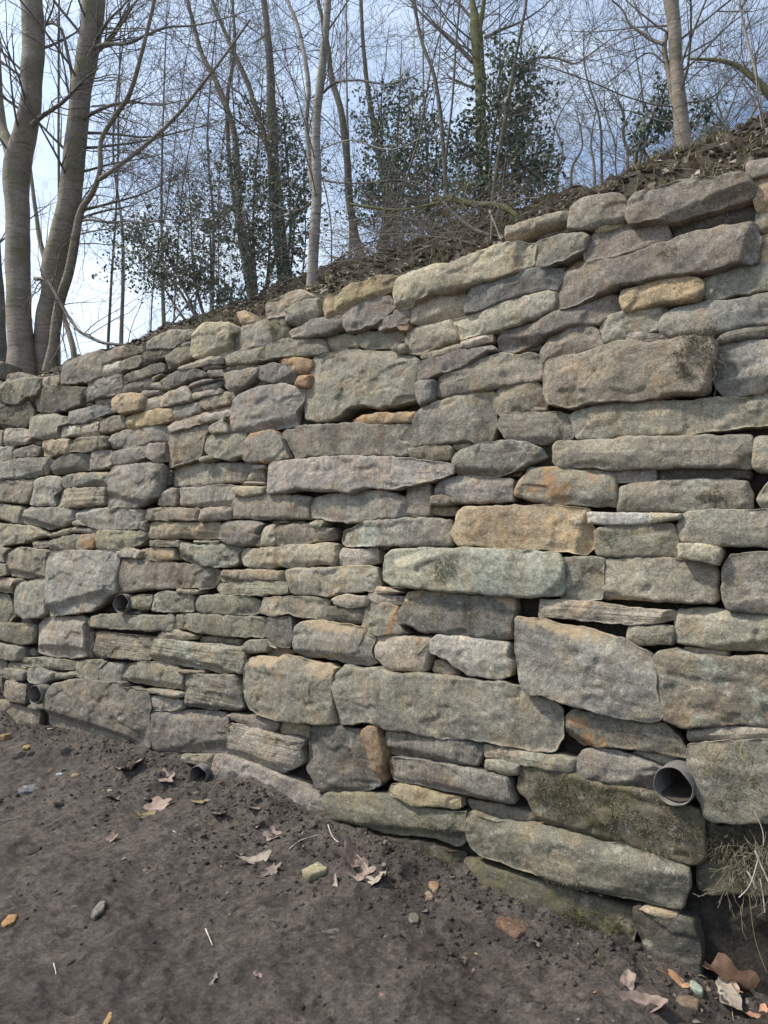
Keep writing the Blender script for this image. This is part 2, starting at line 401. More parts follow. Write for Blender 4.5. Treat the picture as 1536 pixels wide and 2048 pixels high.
# one line per stone: code (palette letter + flags; '-' set back, '+' proud, '=' thin), optional "quoted label", then its outline;
# "T ox oy" starts a block read at 3.523 x from that corner of the photograph, "T 0 0 1" reads at full size
STONES = '''T 1100 300
bT+ "long brown coping block, top right" 540,440 555,350 620,300 1000,210 1190,190 1330,162 1400,180 1440,240 1430,310 1380,345 1000,440 900,480 760,485 575,520 550,490
gT "rounded pale grey coping stone" 120,555 130,480 160,400 240,345 440,305 500,325 545,370 545,450 530,490 420,520 330,545 200,545
y 325,580 400,525 520,495 545,510 440,570 360,580
g- 90,600 120,570 190,560 215,575 180,592
b 240,690 270,630 330,590 440,580 560,520 700,500 760,485 820,510 850,600 840,645 760,660 650,710 430,750 330,780 250,785
k- 845,555 880,510 1080,460 1280,420 1420,395 1455,430 1450,515 1400,510 1180,545 1000,590 860,635
bT 1385,130 1395,100 1536,75 1640,65 1640,160 1470,200 1440,210 1400,170
o 1440,240 1480,205 1640,170 1640,390 1460,435 1440,330
b 1455,520 1470,440 1640,400 1640,580 1490,605 1465,560
y 1485,650 1500,615 1640,590 1640,780 1470,795 1455,740 1460,690
p+ "very long purple grey block with tufts of moss" 45,1000 90,900 110,850 220,800 470,765 600,735 700,690 860,640 1000,590 1180,545 1400,510 1450,525 1480,600 1475,650 1450,700 1455,780 1380,800 1180,850 1040,870 860,890 560,945 400,1000 220,1080 100,1115 60,1110
o- 60,790 100,755 220,760 245,790 140,835 100,850
b- 1150,865 1180,830 1300,795 1400,790 1400,815 1250,845
y+ "yellow block under the long purple one" 500,1040 520,990 640,960 760,910 870,893 1040,895 1075,930 1080,1010 1040,1060 900,1070 760,1080 580,1130 530,1130 510,1090
g- 880,1090 910,1065 1050,1035 1085,1060 900,1115
cR 1080,920 1100,885 1280,850 1460,800 1640,780 1640,990 1480,1000 1320,1020 1200,1050 1090,1060 1080,990
g 765,1230 800,1170 880,1120 1100,1075 1300,1060 1480,1015 1640,1000 1640,1220 1480,1245 1330,1270 1100,1300 840,1310 790,1300
f 345,1290 375,1200 420,1170 600,1120 760,1090 810,1110 820,1150 770,1210 770,1280 560,1290 540,1330 400,1370 350,1340
gs 545,1320 570,1285 800,1300 820,1330 700,1360 560,1340
b 1155,1380 1175,1350 1230,1310 1300,1280 1480,1240 1640,1225 1640,1310 1480,1330 1280,1370 1180,1400
T 0 0 1
bT "brown top slab, left of the rounded coping stone" 1011,472 1012,458 1022,452 1070,440 1138,421 1137,438 1125,448 1075,463 1035,478 1014,482
b- 1072,471 1120,455 1130,460 1127,470 1080,482
b 994,672 998,667 1069,647 1114,621 1168,607 1228,587 1242,595 1246,624 1214,638 1197,651 1162,652 1100,669 1069,687 1026,701 997,704
b 1079,718 1083,706 1103,678 1151,653 1186,652 1199,664 1208,690 1213,696 1170,703 1136,712 1108,718 1083,726
yT+ "ochre coping stone beside the birch" 641,607 651,593 691,578 700,572 734,563 760,549 796,550 788,576 757,593 702,618 685,621 657,635 648,632
G 1063,514 1066,494 1083,482 1114,474 1128,470 1160,465 1175,473 1168,499 1128,519 1100,530 1080,536 1066,525
p 683,632 693,618 747,601 778,594 788,603 792,618 769,638 757,645 726,655 700,660 694,662 688,649
g 607,820 611,777 622,749 627,717 656,709 688,698 719,699 745,703 780,701 785,706 815,711 839,720 836,745 833,775 836,795 827,800 786,814 761,820 727,811 699,817 676,840 656,843 622,842 608,835
f- 343,972 347,945 353,938 400,925 502,926 506,932 497,955 491,964 474,966 462,965 400,972 350,975
g+ "long pale grey block at eye height" 531,986 532,928 542,921 570,918 616,917 641,914 712,913 755,914 824,915 831,920 896,923 902,930 899,947 882,954 856,963 817,971 783,980 760,978 741,975 701,986 692,983 655,982 621,982 599,979 570,985 533,989
f 359,1002 360,977 400,973 454,969 468,972 467,986 464,1009 443,1010 400,1013 368,1013
r 400,1041 402,1019 436,1016 451,1013 462,1015 461,1037 451,1040 400,1043
b 293,1075 295,1047 301,1042 400,1045 442,1044 437,1060 437,1078 295,1078
f 386,1081 437,1081 437,1087 390,1087
gl 358,1115 359,1089 366,1085 400,1091 434,1088 474,1091 482,1097 477,1108 477,1125 468,1134 445,1134 400,1131 369,1124
p 231,1172 233,1121 241,1115 278,1119 341,1125 375,1129 426,1135 434,1142 433,1162 423,1174 400,1181 397,1177 369,1176 312,1179 284,1183 241,1187 234,1177
f^ 338,868 338,854 349,846 400,832 463,811 463,822 455,834 418,845 397,849
o 708,842 725,831 760,828 831,824 831,834 827,845 760,847 720,848
p 560,866 565,860 599,851 685,848 760,848 823,850 828,870 826,900 818,912 797,913 769,912 684,911 610,915 590,917
p* "dark block with an orange stain" 1028,984 1032,970 1061,935 1115,936 1194,941 1225,944 1231,972 1232,1012 1196,1013 1128,1008 1101,1007 1075,1004 1067,1001 1032,993
Gl 680,1077 684,1061 709,1053 735,1042 836,1034 859,1034 896,1040 905,1066 902,1092 845,1093 760,1091 741,1094 690,1093 681,1085
g^+ "big slanting grey block with an ochre top edge" 1032,1262 1033,1240 1040,1233 1100,1243 1128,1253 1171,1258 1242,1280 1270,1295 1298,1308 1307,1318 1311,1369 1318,1400 1321,1403 1324,1428 1316,1438 1296,1447 1214,1428 1157,1411 1100,1396 1061,1387 1046,1378 1039,1355 1035,1307
bl 1310,1315 1319,1304 1355,1301 1372,1308 1435,1316 1580,1308 1580,1455 1536,1456 1483,1447 1426,1451 1375,1452 1344,1448 1330,1440 1324,1423 1320,1400 1315,1360
Mm "wide brown mossy block under the large pipe" 1038,1579 1041,1539 1046,1529 1089,1536 1140,1549 1151,1550 1214,1567 1299,1582 1316,1584 1336,1607 1372,1610 1395,1616 1407,1635 1408,1718 1395,1728 1355,1728 1321,1718 1299,1704 1242,1689 1194,1684 1151,1667 1129,1658 1080,1647 1066,1619 1058,1602
b+ "long slanting base block at the lower right" 933,1675 933,1647 944,1623 967,1633 1004,1644 1075,1653 1100,1664 1148,1670 1194,1687 1242,1692 1310,1712 1361,1732 1375,1738 1378,1776 1364,1801 1358,1818 1344,1821 1270,1804 1219,1790 1128,1767 1100,1756 1061,1744 1018,1732 961,1715 941,1695
Mm 919,1752 930,1716 956,1721 1018,1742 1100,1766 1199,1797 1248,1815 1267,1814 1269,1850 1262,1905 1236,1910 1180,1890 1100,1860 1000,1820 930,1790
Mm- 1409,1645 1418,1645 1440,1655 1580,1650 1580,1790 1469,1785 1440,1788 1412,1781 1399,1770 1395,1730 1410,1715
km--- 1405,1795 1440,1798 1580,1805 1580,1935 1520,1915 1415,1890
k--- 1440,1900 1580,1945 1580,2060 1500,2050 1445,2000
k 665,1644 687,1652 748,1672 791,1681 834,1682 868,1692 904,1704 925,1709 915,1765 860,1765 780,1745 700,1715 660,1690
Gls 301,1319 304,1288 312,1278 369,1282 387,1288 444,1290 483,1295 486,1300 480,1346 475,1349 438,1346 381,1334 330,1328 307,1322
p 291,1484 292,1428 307,1423 387,1421 444,1425 458,1437 455,1506 429,1508 330,1503 312,1503 295,1497
g+ "largest block, long and pale grey with lichen specks" 665,1414 665,1371 673,1346 693,1329 720,1335 760,1334 788,1348 834,1347 879,1352 936,1360 1004,1365 1032,1375 1046,1381 1078,1395 1106,1406 1117,1421 1117,1443 1122,1477 1106,1502 1086,1508 1055,1502 1004,1494 961,1481 919,1477 879,1474 845,1470 819,1463 777,1463 748,1448 743,1446 720,1447 693,1451 676,1451 669,1445
G 645,1597 650,1587 664,1585 735,1586 777,1590 819,1607 890,1622 930,1622 929,1670 919,1690 904,1695 868,1683 834,1673 791,1673 748,1664 720,1656 687,1644 664,1636
T 700 400
fT+ "long pale buff coping block" 310,660 315,600 345,530 440,485 600,445 700,450 830,405 900,370 1100,300 1180,285 1290,300 1285,340 1275,440 1200,490 1060,545 880,585 700,640 600,650 470,710 420,750 330,770
d 815,680 850,600 1000,570 1200,510 1330,480 1480,465 1500,500 1480,600 1430,640 1380,635 1200,680 1000,750 880,795 820,810
f 425,780 440,740 500,710 680,650 800,645 815,690 815,800 720,845 540,870 435,880
f 715,855 1000,760 1180,700 1390,635 1440,655 1450,720 1420,790 1300,840 1100,910 940,945 790,990 750,930
f 400,1000 405,900 640,850 710,850 740,900 780,985 730,1000 500,1085 430,1085 395,1060
o 335,885 350,878 420,880 400,915 360,915
p 205,850 310,815 320,785 415,770 425,840 415,865 230,920 210,910
c- 60,960 80,930 380,920 400,980 390,1010 320,1005 290,1050 110,1050 65,1010
b 300,1040 320,1005 390,1020 395,1070 340,1075 305,1060
f 510,1095 600,1070 760,1020 790,1040 720,1080 600,1110 515,1120
f 790,1000 950,950 1000,945 1000,1000 830,1045 795,1040
p 480,1260 500,1140 560,1115 720,1090 800,1050 830,1060 980,1020 1030,1045 1040,1070 960,1080 880,1140 780,1190 660,1220 600,1240 490,1285
b 590,1380 615,1230 700,1210 820,1185 940,1115 1080,1080 1180,1105 1280,1070 1340,1100 1350,1270 1300,1290 1000,1330 860,1360 600,1405
k- 1170,1090 1200,1060 1350,1020 1365,1040 1330,1070 1280,1065 1180,1105
T 350 550
fT 645,210 655,185 740,165 790,135 885,105 1000,160 960,170 870,205 800,250 780,285 700,300 660,305 650,270
fT 785,290 790,250 870,200 950,170 1020,170 1035,280 1000,300 880,350 800,345 785,330
p 805,400 830,370 960,310 1120,290 1150,255 1180,260 1195,340 1180,370 1040,420 920,440 830,445
b- 790,350 850,350 830,370 800,390
y- 435,260 500,255 570,330 550,345 475,345
fT "squarish buff block left of the mossy grey one" 120,520 145,410 175,370 230,340 380,340 430,370 430,400 390,440 390,540 330,560 150,590 125,560
gm 385,500 400,430 470,350 560,345 700,300 775,300 790,340 815,440 700,470 600,510 400,540
p 320,600 340,570 480,530 640,510 720,470 760,455 900,450 1040,450 1070,540 980,570 860,580 760,580 650,600 400,640 330,635
o 735,610 860,585 970,600 970,650 945,690 850,690 820,640 760,620
d 590,650 700,625 790,630 830,670 850,690 830,740 740,770 620,750 595,720
o 855,770 880,715 955,705 940,790 860,785
b- 550,770 580,725 620,735 690,770 560,795
b 350,690 590,650 590,690 540,760 430,830 380,820 350,780
d- 350,675 420,645 500,620 580,620 590,645 480,675 360,690
f 20,660 130,620 250,580 325,570 320,625 200,640 100,670 25,685
b 195,650 210,630 310,630 330,650 280,665 210,675
b- 310,650 370,640 375,655 330,665
b 230,700 245,675 330,670 345,700 340,715 240,720
p 90,780 200,745 340,730 345,740 250,755 150,790 95,800
ds 90,815 340,745 350,760 320,800 150,830
f 120,850 150,830 320,800 330,830 250,850 120,885
r 185,890 200,870 360,825 420,830 430,870 400,915 230,950 190,930
g 365,1060 400,960 450,840 560,800 740,770 900,790 920,800 910,890 850,960 840,1060 700,1080 520,1110 400,1110 370,1100
b* 490,1300 505,1170 540,1120 700,1095 740,1150 800,1290 640,1320 510,1320
g 205,1170 240,1140 350,1120 490,1115 500,1140 490,1270 380,1300 290,1290 220,1240
b 245,1080 260,1060 350,1010 370,1030 380,1110 270,1120
f 560,1340 640,1340 640,1360 555,1365
b 180,1310 190,1285 250,1275 265,1300 200,1320
f- 1030,490 1050,440 1200,420 1300,430 1300,510 1200,520 1100,540 1040,520
b- 1440,340 1450,315 1530,300 1590,290 1590,345 1500,370 1445,390
T 0 650
fT 30,400 80,350 140,333 210,360 80,400 40,415
GmT+ "mossy dark coping stone at the left end" -60,430 0,420 60,380 200,365 300,375 300,430 270,500 200,520 130,560 60,560 0,540 -60,540
y 200,520 230,495 260,500 235,540
k -60,640 0,620 50,580 150,560 210,535 240,600 240,640 200,710 150,735 20,735 0,700 -60,690
b -60,565 0,545 60,560 50,580 0,610 -60,620
dm 240,560 260,490 320,440 420,435 620,440 620,460 580,520 570,560 500,590 400,610 290,615 250,600
fT 295,410 310,375 415,360 425,400 400,435 310,440
pT "large purple grey block near the left trunks" 420,390 430,290 480,250 690,175 740,190 725,360 640,400 440,430 420,420
pmT 730,270 750,190 860,150 1000,150 1010,200 880,240 740,280
w 730,350 735,290 860,255 860,330 735,360
b 865,330 870,250 1000,210 1010,260 970,300 870,325
d 1000,270 1010,215 1060,185 1220,170 1230,190 1140,240 1040,290 980,300
gT 1035,180 1045,120 1200,40 1390,40 1370,90 1270,140 1240,160 1100,175
G 1170,300 1175,220 1260,170 1350,140 1365,230 1260,290 1190,310
w 1255,155 1290,130 1365,110 1360,130 1270,160
g 585,510 630,440 640,400 720,365 800,345 870,340 865,470 850,490 720,510 600,540
d 875,400 880,350 1000,320 1100,270 1165,275 1160,330 1060,360 980,390 880,410
d 870,430 1060,375 1080,400 1070,440 960,470 865,480
b 1070,450 1080,410 1140,410 1180,450 1150,460
f 1080,370 1150,345 1145,360 1085,400
d 1130,400 1200,350 1300,320 1400,315 1470,345 1440,360 1370,380 1200,450 1150,430
y+ "rounded ochre stone at the left of the wall" 790,560 800,520 850,490 920,480 1000,480 1010,520 990,590 960,610 860,625 810,600
p 1005,520 1015,465 1140,460 1140,490 1020,525
f 980,610 1020,530 1140,500 1150,520 1135,580 1000,615
f 1140,580 1150,500 1310,430 1350,500 1345,540 1200,570
c 485,650 500,610 700,565 780,560 800,610 720,640 600,690 510,700 490,690
g- 560,575 620,545 665,560 600,577
b- 665,560 700,525 800,520 790,555 700,562
g 210,740 215,660 280,615 360,615 460,650 490,700 430,720 420,795 300,810 230,790
f 20,830 30,740 60,730 210,735 230,790 200,835 40,860
g -60,760 0,745 30,750 20,850 0,865 -60,860
w 425,790 450,715 580,705 570,780 430,795
f 565,785 580,720 600,695 700,675 690,770 660,785
w 590,690 600,665 720,645 710,670 600,692
b 695,755 700,680 720,660 890,635 895,730 760,755
y 895,730 900,650 1000,615 1210,575 1215,670 1150,690 960,730
b 755,830 770,780 900,740 1000,730 1060,705 1190,710 1180,810 1100,830 950,865 780,865
p- 700,780 770,760 760,775 705,792
f 290,920 310,820 480,800 490,890 480,905 300,925
g- 195,845 210,820 305,815 295,847
g- 490,820 540,800 555,800 500,828
G 490,890 500,830 560,795 750,785 755,850 720,875 600,890 510,895
d 85,930 95,870 230,850 290,860 280,920 200,935 100,950
g -60,970 -60,870 0,865 90,855 85,950 0,970
Gl -60,1090 -60,980 120,945 340,930 355,960 310,1050 200,1075 110,1085
d 360,1000 370,920 400,905 630,905 640,960 620,1020 380,1055 365,1040
b 635,960 650,890 790,880 800,980 770,1010 650,1020 640,990
g 795,960 800,890 900,865 1040,850 1050,900 1020,930 930,975 810,985
p 1040,930 1050,840 1170,830 1175,950 1100,965
g- 970,965 1090,960 1080,978 980,982
g+ "large square grey block at mid height on the left" 745,1270 750,1100 770,1010 800,985 980,980 1120,980 1125,1040 1100,1200 1050,1230 960,1280 900,1285 750,1285
G^ 445,1110 455,1070 520,1050 750,1030 755,1130 720,1140 460,1145
gs 395,1280 430,1150 745,1145 740,1270 600,1285 400,1290
g -60,1105 90,1095 200,1090 240,1080 230,1160 190,1260 0,1245 -60,1240
g 205,1260 250,1150 240,1080 400,1065 445,1090 430,1160 385,1200 390,1270 250,1275
k- 1150,1130 1160,1060 1210,1050 1205,1120 1160,1165
b- 1165,1025 1215,1025 1210,1040 1160,1045
b 1130,1270 1145,1190 1190,1150 1255,1155 1245,1260 1230,1275
g 1210,640 1215,580 1410,530 1425,545 1415,620 1230,680
G 1180,990 1175,850 1210,765 1460,705 1480,740 1440,800 1430,900 1400,950 1250,990 1190,1010
T 1100 660
r+ "broad pinkish brown block with a beard of dry roots" -60,240 0,205 200,175 330,130 460,90 560,75 680,100 800,80 900,45 1000,30 1100,50 1160,80 1165,140 1140,240 1120,420 1060,450 900,455 700,480 600,500 450,490 330,510 130,545 0,520 -50,440
g 1140,240 1150,170 1200,120 1400,85 1640,60 1640,390 1480,430 1240,475 1200,440 1160,360
g 145,600 180,580 330,530 430,505 620,500 820,510 1050,490 1350,480 1400,470 1440,450 1640,425 1640,665 1400,680 1140,710 900,735 560,745 400,770 210,780 185,740
b 25,940 30,820 45,785 100,775 180,785 400,775 560,755 720,752 1100,745 1360,735 1400,740 1425,880 1420,960 1370,975 1100,965 700,970 560,970 430,985 330,975 90,975
g 1425,930 1440,780 1470,765 1640,750 1640,1000 1470,990 1430,970
r 445,990 560,980 720,980 745,1000 740,1060 520,1075 465,1070
k- 755,1010 800,980 1000,975 1400,980 1420,1010 1400,1050 1100,1060 760,1065
bl 470,1160 480,1110 560,1080 700,1065 1000,1060 1390,1055 1410,1140 1410,1260 1330,1270 1100,1275 940,1285 480,1290 468,1240
g 1465,1190 1536,1080 1560,1010 1640,1005 1640,1230 1536,1255 1490,1250
w+= "thin pale sawn slab" 268,1292 280,1285 700,1290 710,1365 470,1370 275,1365
w+= 712,1290 920,1295 915,1330 712,1365
T 760 760
p^ "large purple grey block with an ochre top edge" 240,470 240,300 270,220 330,180 500,125 650,95 790,80 810,100 805,200 820,300 800,360 790,420 740,450 680,440 620,425 540,440 400,455 240,475
b 805,140 830,80 870,50 1000,40 1100,20 1140,40 1150,110 1165,190 1000,215 980,235 850,250 810,200
b 1000,205 1070,195 1170,200 1180,225 1080,235 1000,232
c 265,30 290,15 380,10 385,60 370,130 290,180 270,150 262,60
p 205,480 330,470 490,460 505,480 500,560 370,565 220,545
f- 505,480 540,455 620,440 640,465 560,490 515,500
Gl 515,560 530,510 620,475 760,450 920,430 1040,445 1130,480 1170,540 1060,600 920,650 780,675 560,680 520,640
k- 1140,460 1220,470 1225,590 1120,610 1100,580 1160,540
o- 770,690 900,650 980,630 1010,640 990,680 880,680
g 385,780 400,710 450,690 560,680 760,690 930,700 940,850 820,865 640,865 540,870 520,830 440,810 395,815
b 365,850 370,820 440,815 520,840 540,865 440,880 370,880
b 190,960 205,770 220,750 340,740 355,760 360,850 350,940 320,960
b- 360,890 540,895 550,910 540,955 360,955
b 820,330 850,280 880,250 1080,240 1200,230 1320,235 1345,290 1375,380 1350,420 1200,435 1100,440 900,415 870,370
y "wide ochre stained block" 520,1130 515,1080 545,1010 540,920 600,895 850,890 1200,890 1460,905 1470,960 1475,1020 1500,1070 1515,1100 1500,1180 1430,1225 1360,1225 1120,1190 1000,1195 700,1175 560,1170
T 720 1080
gl+ "wide block blotched with pale green lichen" 150,290 145,240 155,110 200,65 400,55 700,60 1100,70 1280,80 1380,95 1420,160 1425,290 1410,380 1380,395 1200,400 900,385 700,365 400,345 220,330
f 115,360 130,330 220,340 320,370 200,380 130,370
r 60,410 60,370 130,370 220,390 320,400 310,440 260,470 150,440 80,435
G* 25,610 50,470 100,440 220,450 270,480 280,560 300,620 340,660 100,680 40,650
d^ "dark block with an orange top edge" 280,560 290,490 340,370 500,365 700,375 860,395 1080,400 1095,450 1060,690 1030,705 900,710 780,680 660,660 500,655 430,640 360,610 290,600
f 105,690 200,675 460,680 520,690 490,780 460,920 380,930 300,910 220,925 160,870 120,830
w 500,780 510,720 550,665 700,675 840,700 1030,715 1050,750 1040,830 1080,860 1050,960 1000,975 880,970 760,945 680,890 640,850 580,830 510,805
r- 530,910 545,850 590,850 680,910 700,950 620,960 540,935
T 1100 1000
G 320,290 325,240 360,200 420,180 700,165 850,175 885,210 890,400 870,415 720,405 560,400 400,405 340,380
g 890,190 920,100 980,85 1200,75 1640,65 1640,330 1400,325 1150,320 1060,310 930,290 900,250
f+ 905,330 930,310 1060,315 1190,345 1190,400 1170,455 1100,430 920,410
g 75,640 90,580 80,440 110,410 330,410 385,420 372,700 240,712 90,700
f 384,705 392,500 392,415 740,418 1110,432 1150,460 1175,520 1175,700 1140,735 1000,720 900,705 600,703
p 1220,490 1280,400 1340,380 1640,370 1640,800 1400,785 1260,765 1225,700 1225,600
fs -68,830 -68,690 0,700 160,700 400,740 640,760 850,770 885,800 860,850 700,870 540,870 350,855 180,840
g 555,970 560,900 580,880 860,890 870,920 860,1015 640,1020 570,990
g 875,880 880,810 920,775 1150,770 1640,795 1640,1075 1350,1060 1150,1040 900,1000 885,930
b- 945,1060 970,1035 1240,1060 1250,1110 1170,1115 950,1080
T 1100 1380
b 975,310 980,275 1160,260 1350,250 1640,275 1640,355 1536,345 1200,355 1000,370 980,350
G+ "big pale block right of the large pipe" 975,470 985,385 1100,375 1350,362 1640,358 1640,940 1480,935 1360,930 1150,920 1080,890 1060,780 1015,700 1005,640
p* 80,240 100,200 180,140 240,150 500,205 700,240 800,230 850,270 920,350 965,430 950,465 880,465 720,440 500,400 300,390 235,405 200,370 100,290
f- 580,440 640,430 800,455 970,470 970,510 770,520 680,500 600,460
b 160,580 180,500 230,420 400,430 600,470 720,520 780,560 770,620 740,700 680,700 480,660 250,620 170,595
T 720 1420
f 880,290 890,240 1000,260 1200,300 1480,340 1500,350 1480,430 1440,445 1200,390 1000,350 890,335
y 185,580 240,510 400,540 600,590 700,620 715,690 680,700 560,680 400,670 260,620
cR 170,220 180,155 300,155 460,180 640,200 840,225 850,300 820,400 750,395 600,375 400,340 220,320 175,280
d- 840,240 885,290 885,410 830,410 825,400 850,300
cR+ "long blue grey tooled slab" 210,340 230,330 400,350 700,400 880,430 1030,470 1090,660 1000,660 800,610 560,560 360,520 240,490 215,430
G 890,350 1000,355 1130,380 1110,450 1050,455 900,415
p- 765,625 850,640 1000,670 1200,710 1250,770 1210,810 1080,790 960,770 860,740 790,680
T 1100 1648
k 595,590 640,580 900,640 1010,680 1030,730 1060,900 1060,1130 900,1100 700,1000 650,800 600,700
y 640,600 680,580 880,630 890,655 820,670 700,625
T 400 850
f- 340,395 385,310 460,310 460,390 400,395
f- 300,420 340,400 455,400 455,420
f 240,480 245,440 300,430 455,430 460,450 450,490 340,500 260,500
g 220,640 230,560 260,510 300,500 470,495 780,500 800,520 775,570 780,660 700,665 400,665 350,660 230,655
f^ 770,650 780,560 820,510 900,495 1050,480 1180,460 1330,470 1440,510 1460,530 1460,640 1400,660 1280,660 1200,680 1100,685 1000,680 880,665 800,655
b 135,800 140,720 200,680 330,672 410,680 440,700 400,770 430,790 380,845 290,850 180,830
f 390,850 430,790 460,730 480,715 530,710 535,830 510,850 400,860
g- 425,680 500,668 570,675 580,695 540,705 450,700
g- 585,675 640,675 640,695 600,695
g- 650,680 740,675 740,690 660,695
b 545,850 545,730 570,710 700,692 780,700 850,725 940,720 950,790 930,820 820,820 700,845 560,850
f 780,690 830,675 870,680 840,720 790,715
f 275,900 300,870 400,870 520,865 640,855 780,840 880,825 960,835 960,880 970,930 950,990 880,985 780,1000 700,1010 600,1000 560,990 500,1010 380,1010 300,990 280,960
f 970,960 1000,900 1020,870 1100,880 1240,870 1250,900 1245,970 1200,980 1120,985 980,985
g- 1245,855 1320,850 1310,875 1250,880
b 125,1090 130,1030 160,1020 400,1020 590,1025 600,1050 590,1095 400,1100 150,1100
Gs 120,1160 130,1110 200,1105 480,1100 600,1100 620,1130 625,1190 500,1200 300,1200 160,1195
f^ 615,1060 620,1020 700,1010 900,1010 1000,995 1200,990 1235,1000 1250,1160 1200,1170 1000,1185 900,1200 800,1190 700,1200 640,1180
T 330 1130
G 210,310 215,230 240,215 400,210 620,230 650,250 640,345 560,350 380,345 220,330
b 645,320 660,270 700,230 900,225 1120,230 1140,250 1130,370 1080,385 960,370 880,340 860,340 780,360 700,350 650,340
f 1185,250 1190,235 1260,210 1400,215 1425,250 1420,290 1300,295 1215,285
d 1130,380 1135,300 1170,290 1400,300 1415,310 1400,400 1330,415 1180,405
g^ 915,620 920,440 960,400 1040,385 1200,410 1400,440 1420,490 1480,520 1450,600 1480,690 1420,710 1300,700 1150,660 980,650 930,625
G^+ "big square olive grey block with an ochre corner" 555,880 555,700 600,660 680,640 780,665 830,640 950,660 1070,690 1150,700 1210,725 1180,780 1165,900 1180,1000 1190,1115 1120,1125 1060,1120 1000,1105 940,1110 800,1090 680,1060 600,1020 560,940
d 715,470 715,400 750,370 880,370 895,400 900,520 880,575 830,580 760,530 720,500
b 95,440 95,350 130,340 400,345 690,370 705,400 680,510 600,510 400,495 280,480 110,450
g 555,600 560,560 600,535 700,530 725,560 720,610 610,620
f 730,535 760,530 795,560 790,585 740,565
b- 725,610 740,575 830,585 905,600 895,635 800,640 735,625
b- 230,540 225,500 400,510 540,525 530,570 400,560
bs 125,940 130,800 160,770 480,775 500,810 540,900 550,1000 520,1020 440,1025 380,1010 340,1025 200,1000 140,985
T 0 990
f 1105,1000 1150,960 1250,955 1370,985 1360,1020 1200,1020
b 1270,1230 1440,1235 1440,1260 1290,1260
b 860,1290 900,1190 1000,1175 1100,1180 1250,1215 1290,1260 1285,1370 1200,1370 1080,1340 880,1310
b -60,50 0,60 170,85 175,110 165,205 100,200 0,170 -60,150
g 160,200 180,110 220,80 400,85 530,100 545,110 520,180 440,225 330,235 180,210
g -60,190 0,200 240,220 340,270 350,290 300,300 150,335 0,365 -60,370
g 540,170 550,120 590,90 900,92 1010,105 1015,180 980,240 850,245 700,240 640,230 550,190
b 520,190 560,180 610,220 530,215
b 515,240 530,225 690,240 680,275 530,265
G 345,280 500,230 520,270 360,305
d 345,390 345,325 400,310 520,275 570,280 540,360 520,385 400,390
b* 540,380 560,310 580,280 660,280 680,300 660,370 600,395
G 670,370 690,250 720,240 1020,255 1035,280 1010,340 900,380 700,390
b 1010,165 1020,100 1050,90 1400,90 1405,180 1200,180 1030,180
b 995,240 1000,190 1035,185 1035,250
b 1040,350 1050,320 1260,320 1260,365 1060,362
G 230,330 340,325 340,370 240,370
G 30,430 60,385 140,370 330,385 355,400 330,450 330,560 280,580 180,580 60,570 45,480
p -60,375 0,375 60,380 30,430 30,470 0,470 -60,470
b -60,485 40,485 50,560 0,575 -60,575
g+ "largest square grey block at the left, above the small pipe" 325,700 335,480 370,400 500,390 820,395 815,520 800,600 805,690 740,720 680,780 620,820 500,835 340,855 330,800
f 830,430 835,395 900,380 1010,395 980,450 840,440
y 990,450 1000,390 1080,370 1240,375 1250,460 1100,465 1000,455
g 85,700 95,660 160,610 310,580 325,600 320,720 330,830 290,860 180,870 120,830 100,770
b -60,585 0,585 140,590 150,600 90,650 80,690 0,680 -60,675
b- -60,695 60,700 90,760 110,850 80,890 0,895 -60,890
G 905,790 930,720 1000,710 1070,700 1080,740 1060,790 1000,810
Gl 1060,820 1080,750 1100,700 1180,680 1270,690 1370,710 1360,820 1200,820
b 1245,690 1255,660 1400,670 1390,700
G 600,900 610,860 700,840 850,840 1000,850 1200,840 1250,890 1250,940 1200,960 1000,955 800,940 620,930
b- 895,840 900,820 990,815 995,840
b- 1190,850 1200,830 1250,835 1250,860
gR 250,1100 255,920 290,870 400,860 560,850 600,870 600,940 595,1140 520,1150 360,1140 270,1120
b- 600,1150 605,980 620,965 665,970 660,1060 645,1150
bs 660,1140 665,970 700,960 900,985 1100,1000 1080,1040 1055,1160 1000,1165 800,1145
G -60,900 0,900 250,910 240,1000 230,1040 150,1060 0,1020 -60,1010
b -60,1040 0,1045 150,1070 160,1100 150,1170 60,1165 -60,1140
G- 170,1130 180,1090 240,1080 270,1130
b- -60,1160 40,1165 60,1200 20,1280 20,1390 -60,1390
T 0 1280
f 1025,375 1040,345 1120,350 1280,370 1280,405 1200,405 1150,390 1060,370
gl 1030,480 1040,400 1100,390 1280,420 1290,480 1250,495 1050,500
p+ "wide brown base block left of the low pipe" 330,460 335,390 400,300 560,275 700,290 860,300 870,340 920,335 1020,360 1040,480 1025,520 1030,760 980,765 850,745 700,700 560,665 400,630 340,600
c 700,240 710,190 760,165 870,160 885,190 860,290 800,295 710,280
G 525,240 540,160 620,145 720,140 760,155 720,180 700,260 690,280 580,265 530,260
G 160,165 165,125 300,125 530,150 500,215 400,210 200,190
G 70,180 80,155 160,165 190,200 160,210 80,200
G 20,240 30,200 100,205 190,215 170,285 80,280 30,265
g 185,260 200,205 280,200 370,235 360,280 310,315 230,310 200,290
G 365,270 375,235 520,225 560,245 480,270 380,280
b 30,390 35,290 70,285 185,315 175,455 100,435 40,400
b- 188,320 260,320 240,345 225,440 182,452
G 180,462 240,455 330,465 320,490 240,492
b -60,425 0,425 90,450 170,470 250,495 265,500 260,660 150,630 0,610 -60,600
T 380 1400
b 265,110 300,90 420,110 620,150 620,180 590,225 480,200 320,150
y- 635,160 680,150 850,180 845,270 820,275 640,230
fs 265,320 265,185 310,165 400,180 600,240 760,260 815,280 780,340 790,440 740,470 660,515 560,490 400,440 290,400 270,380
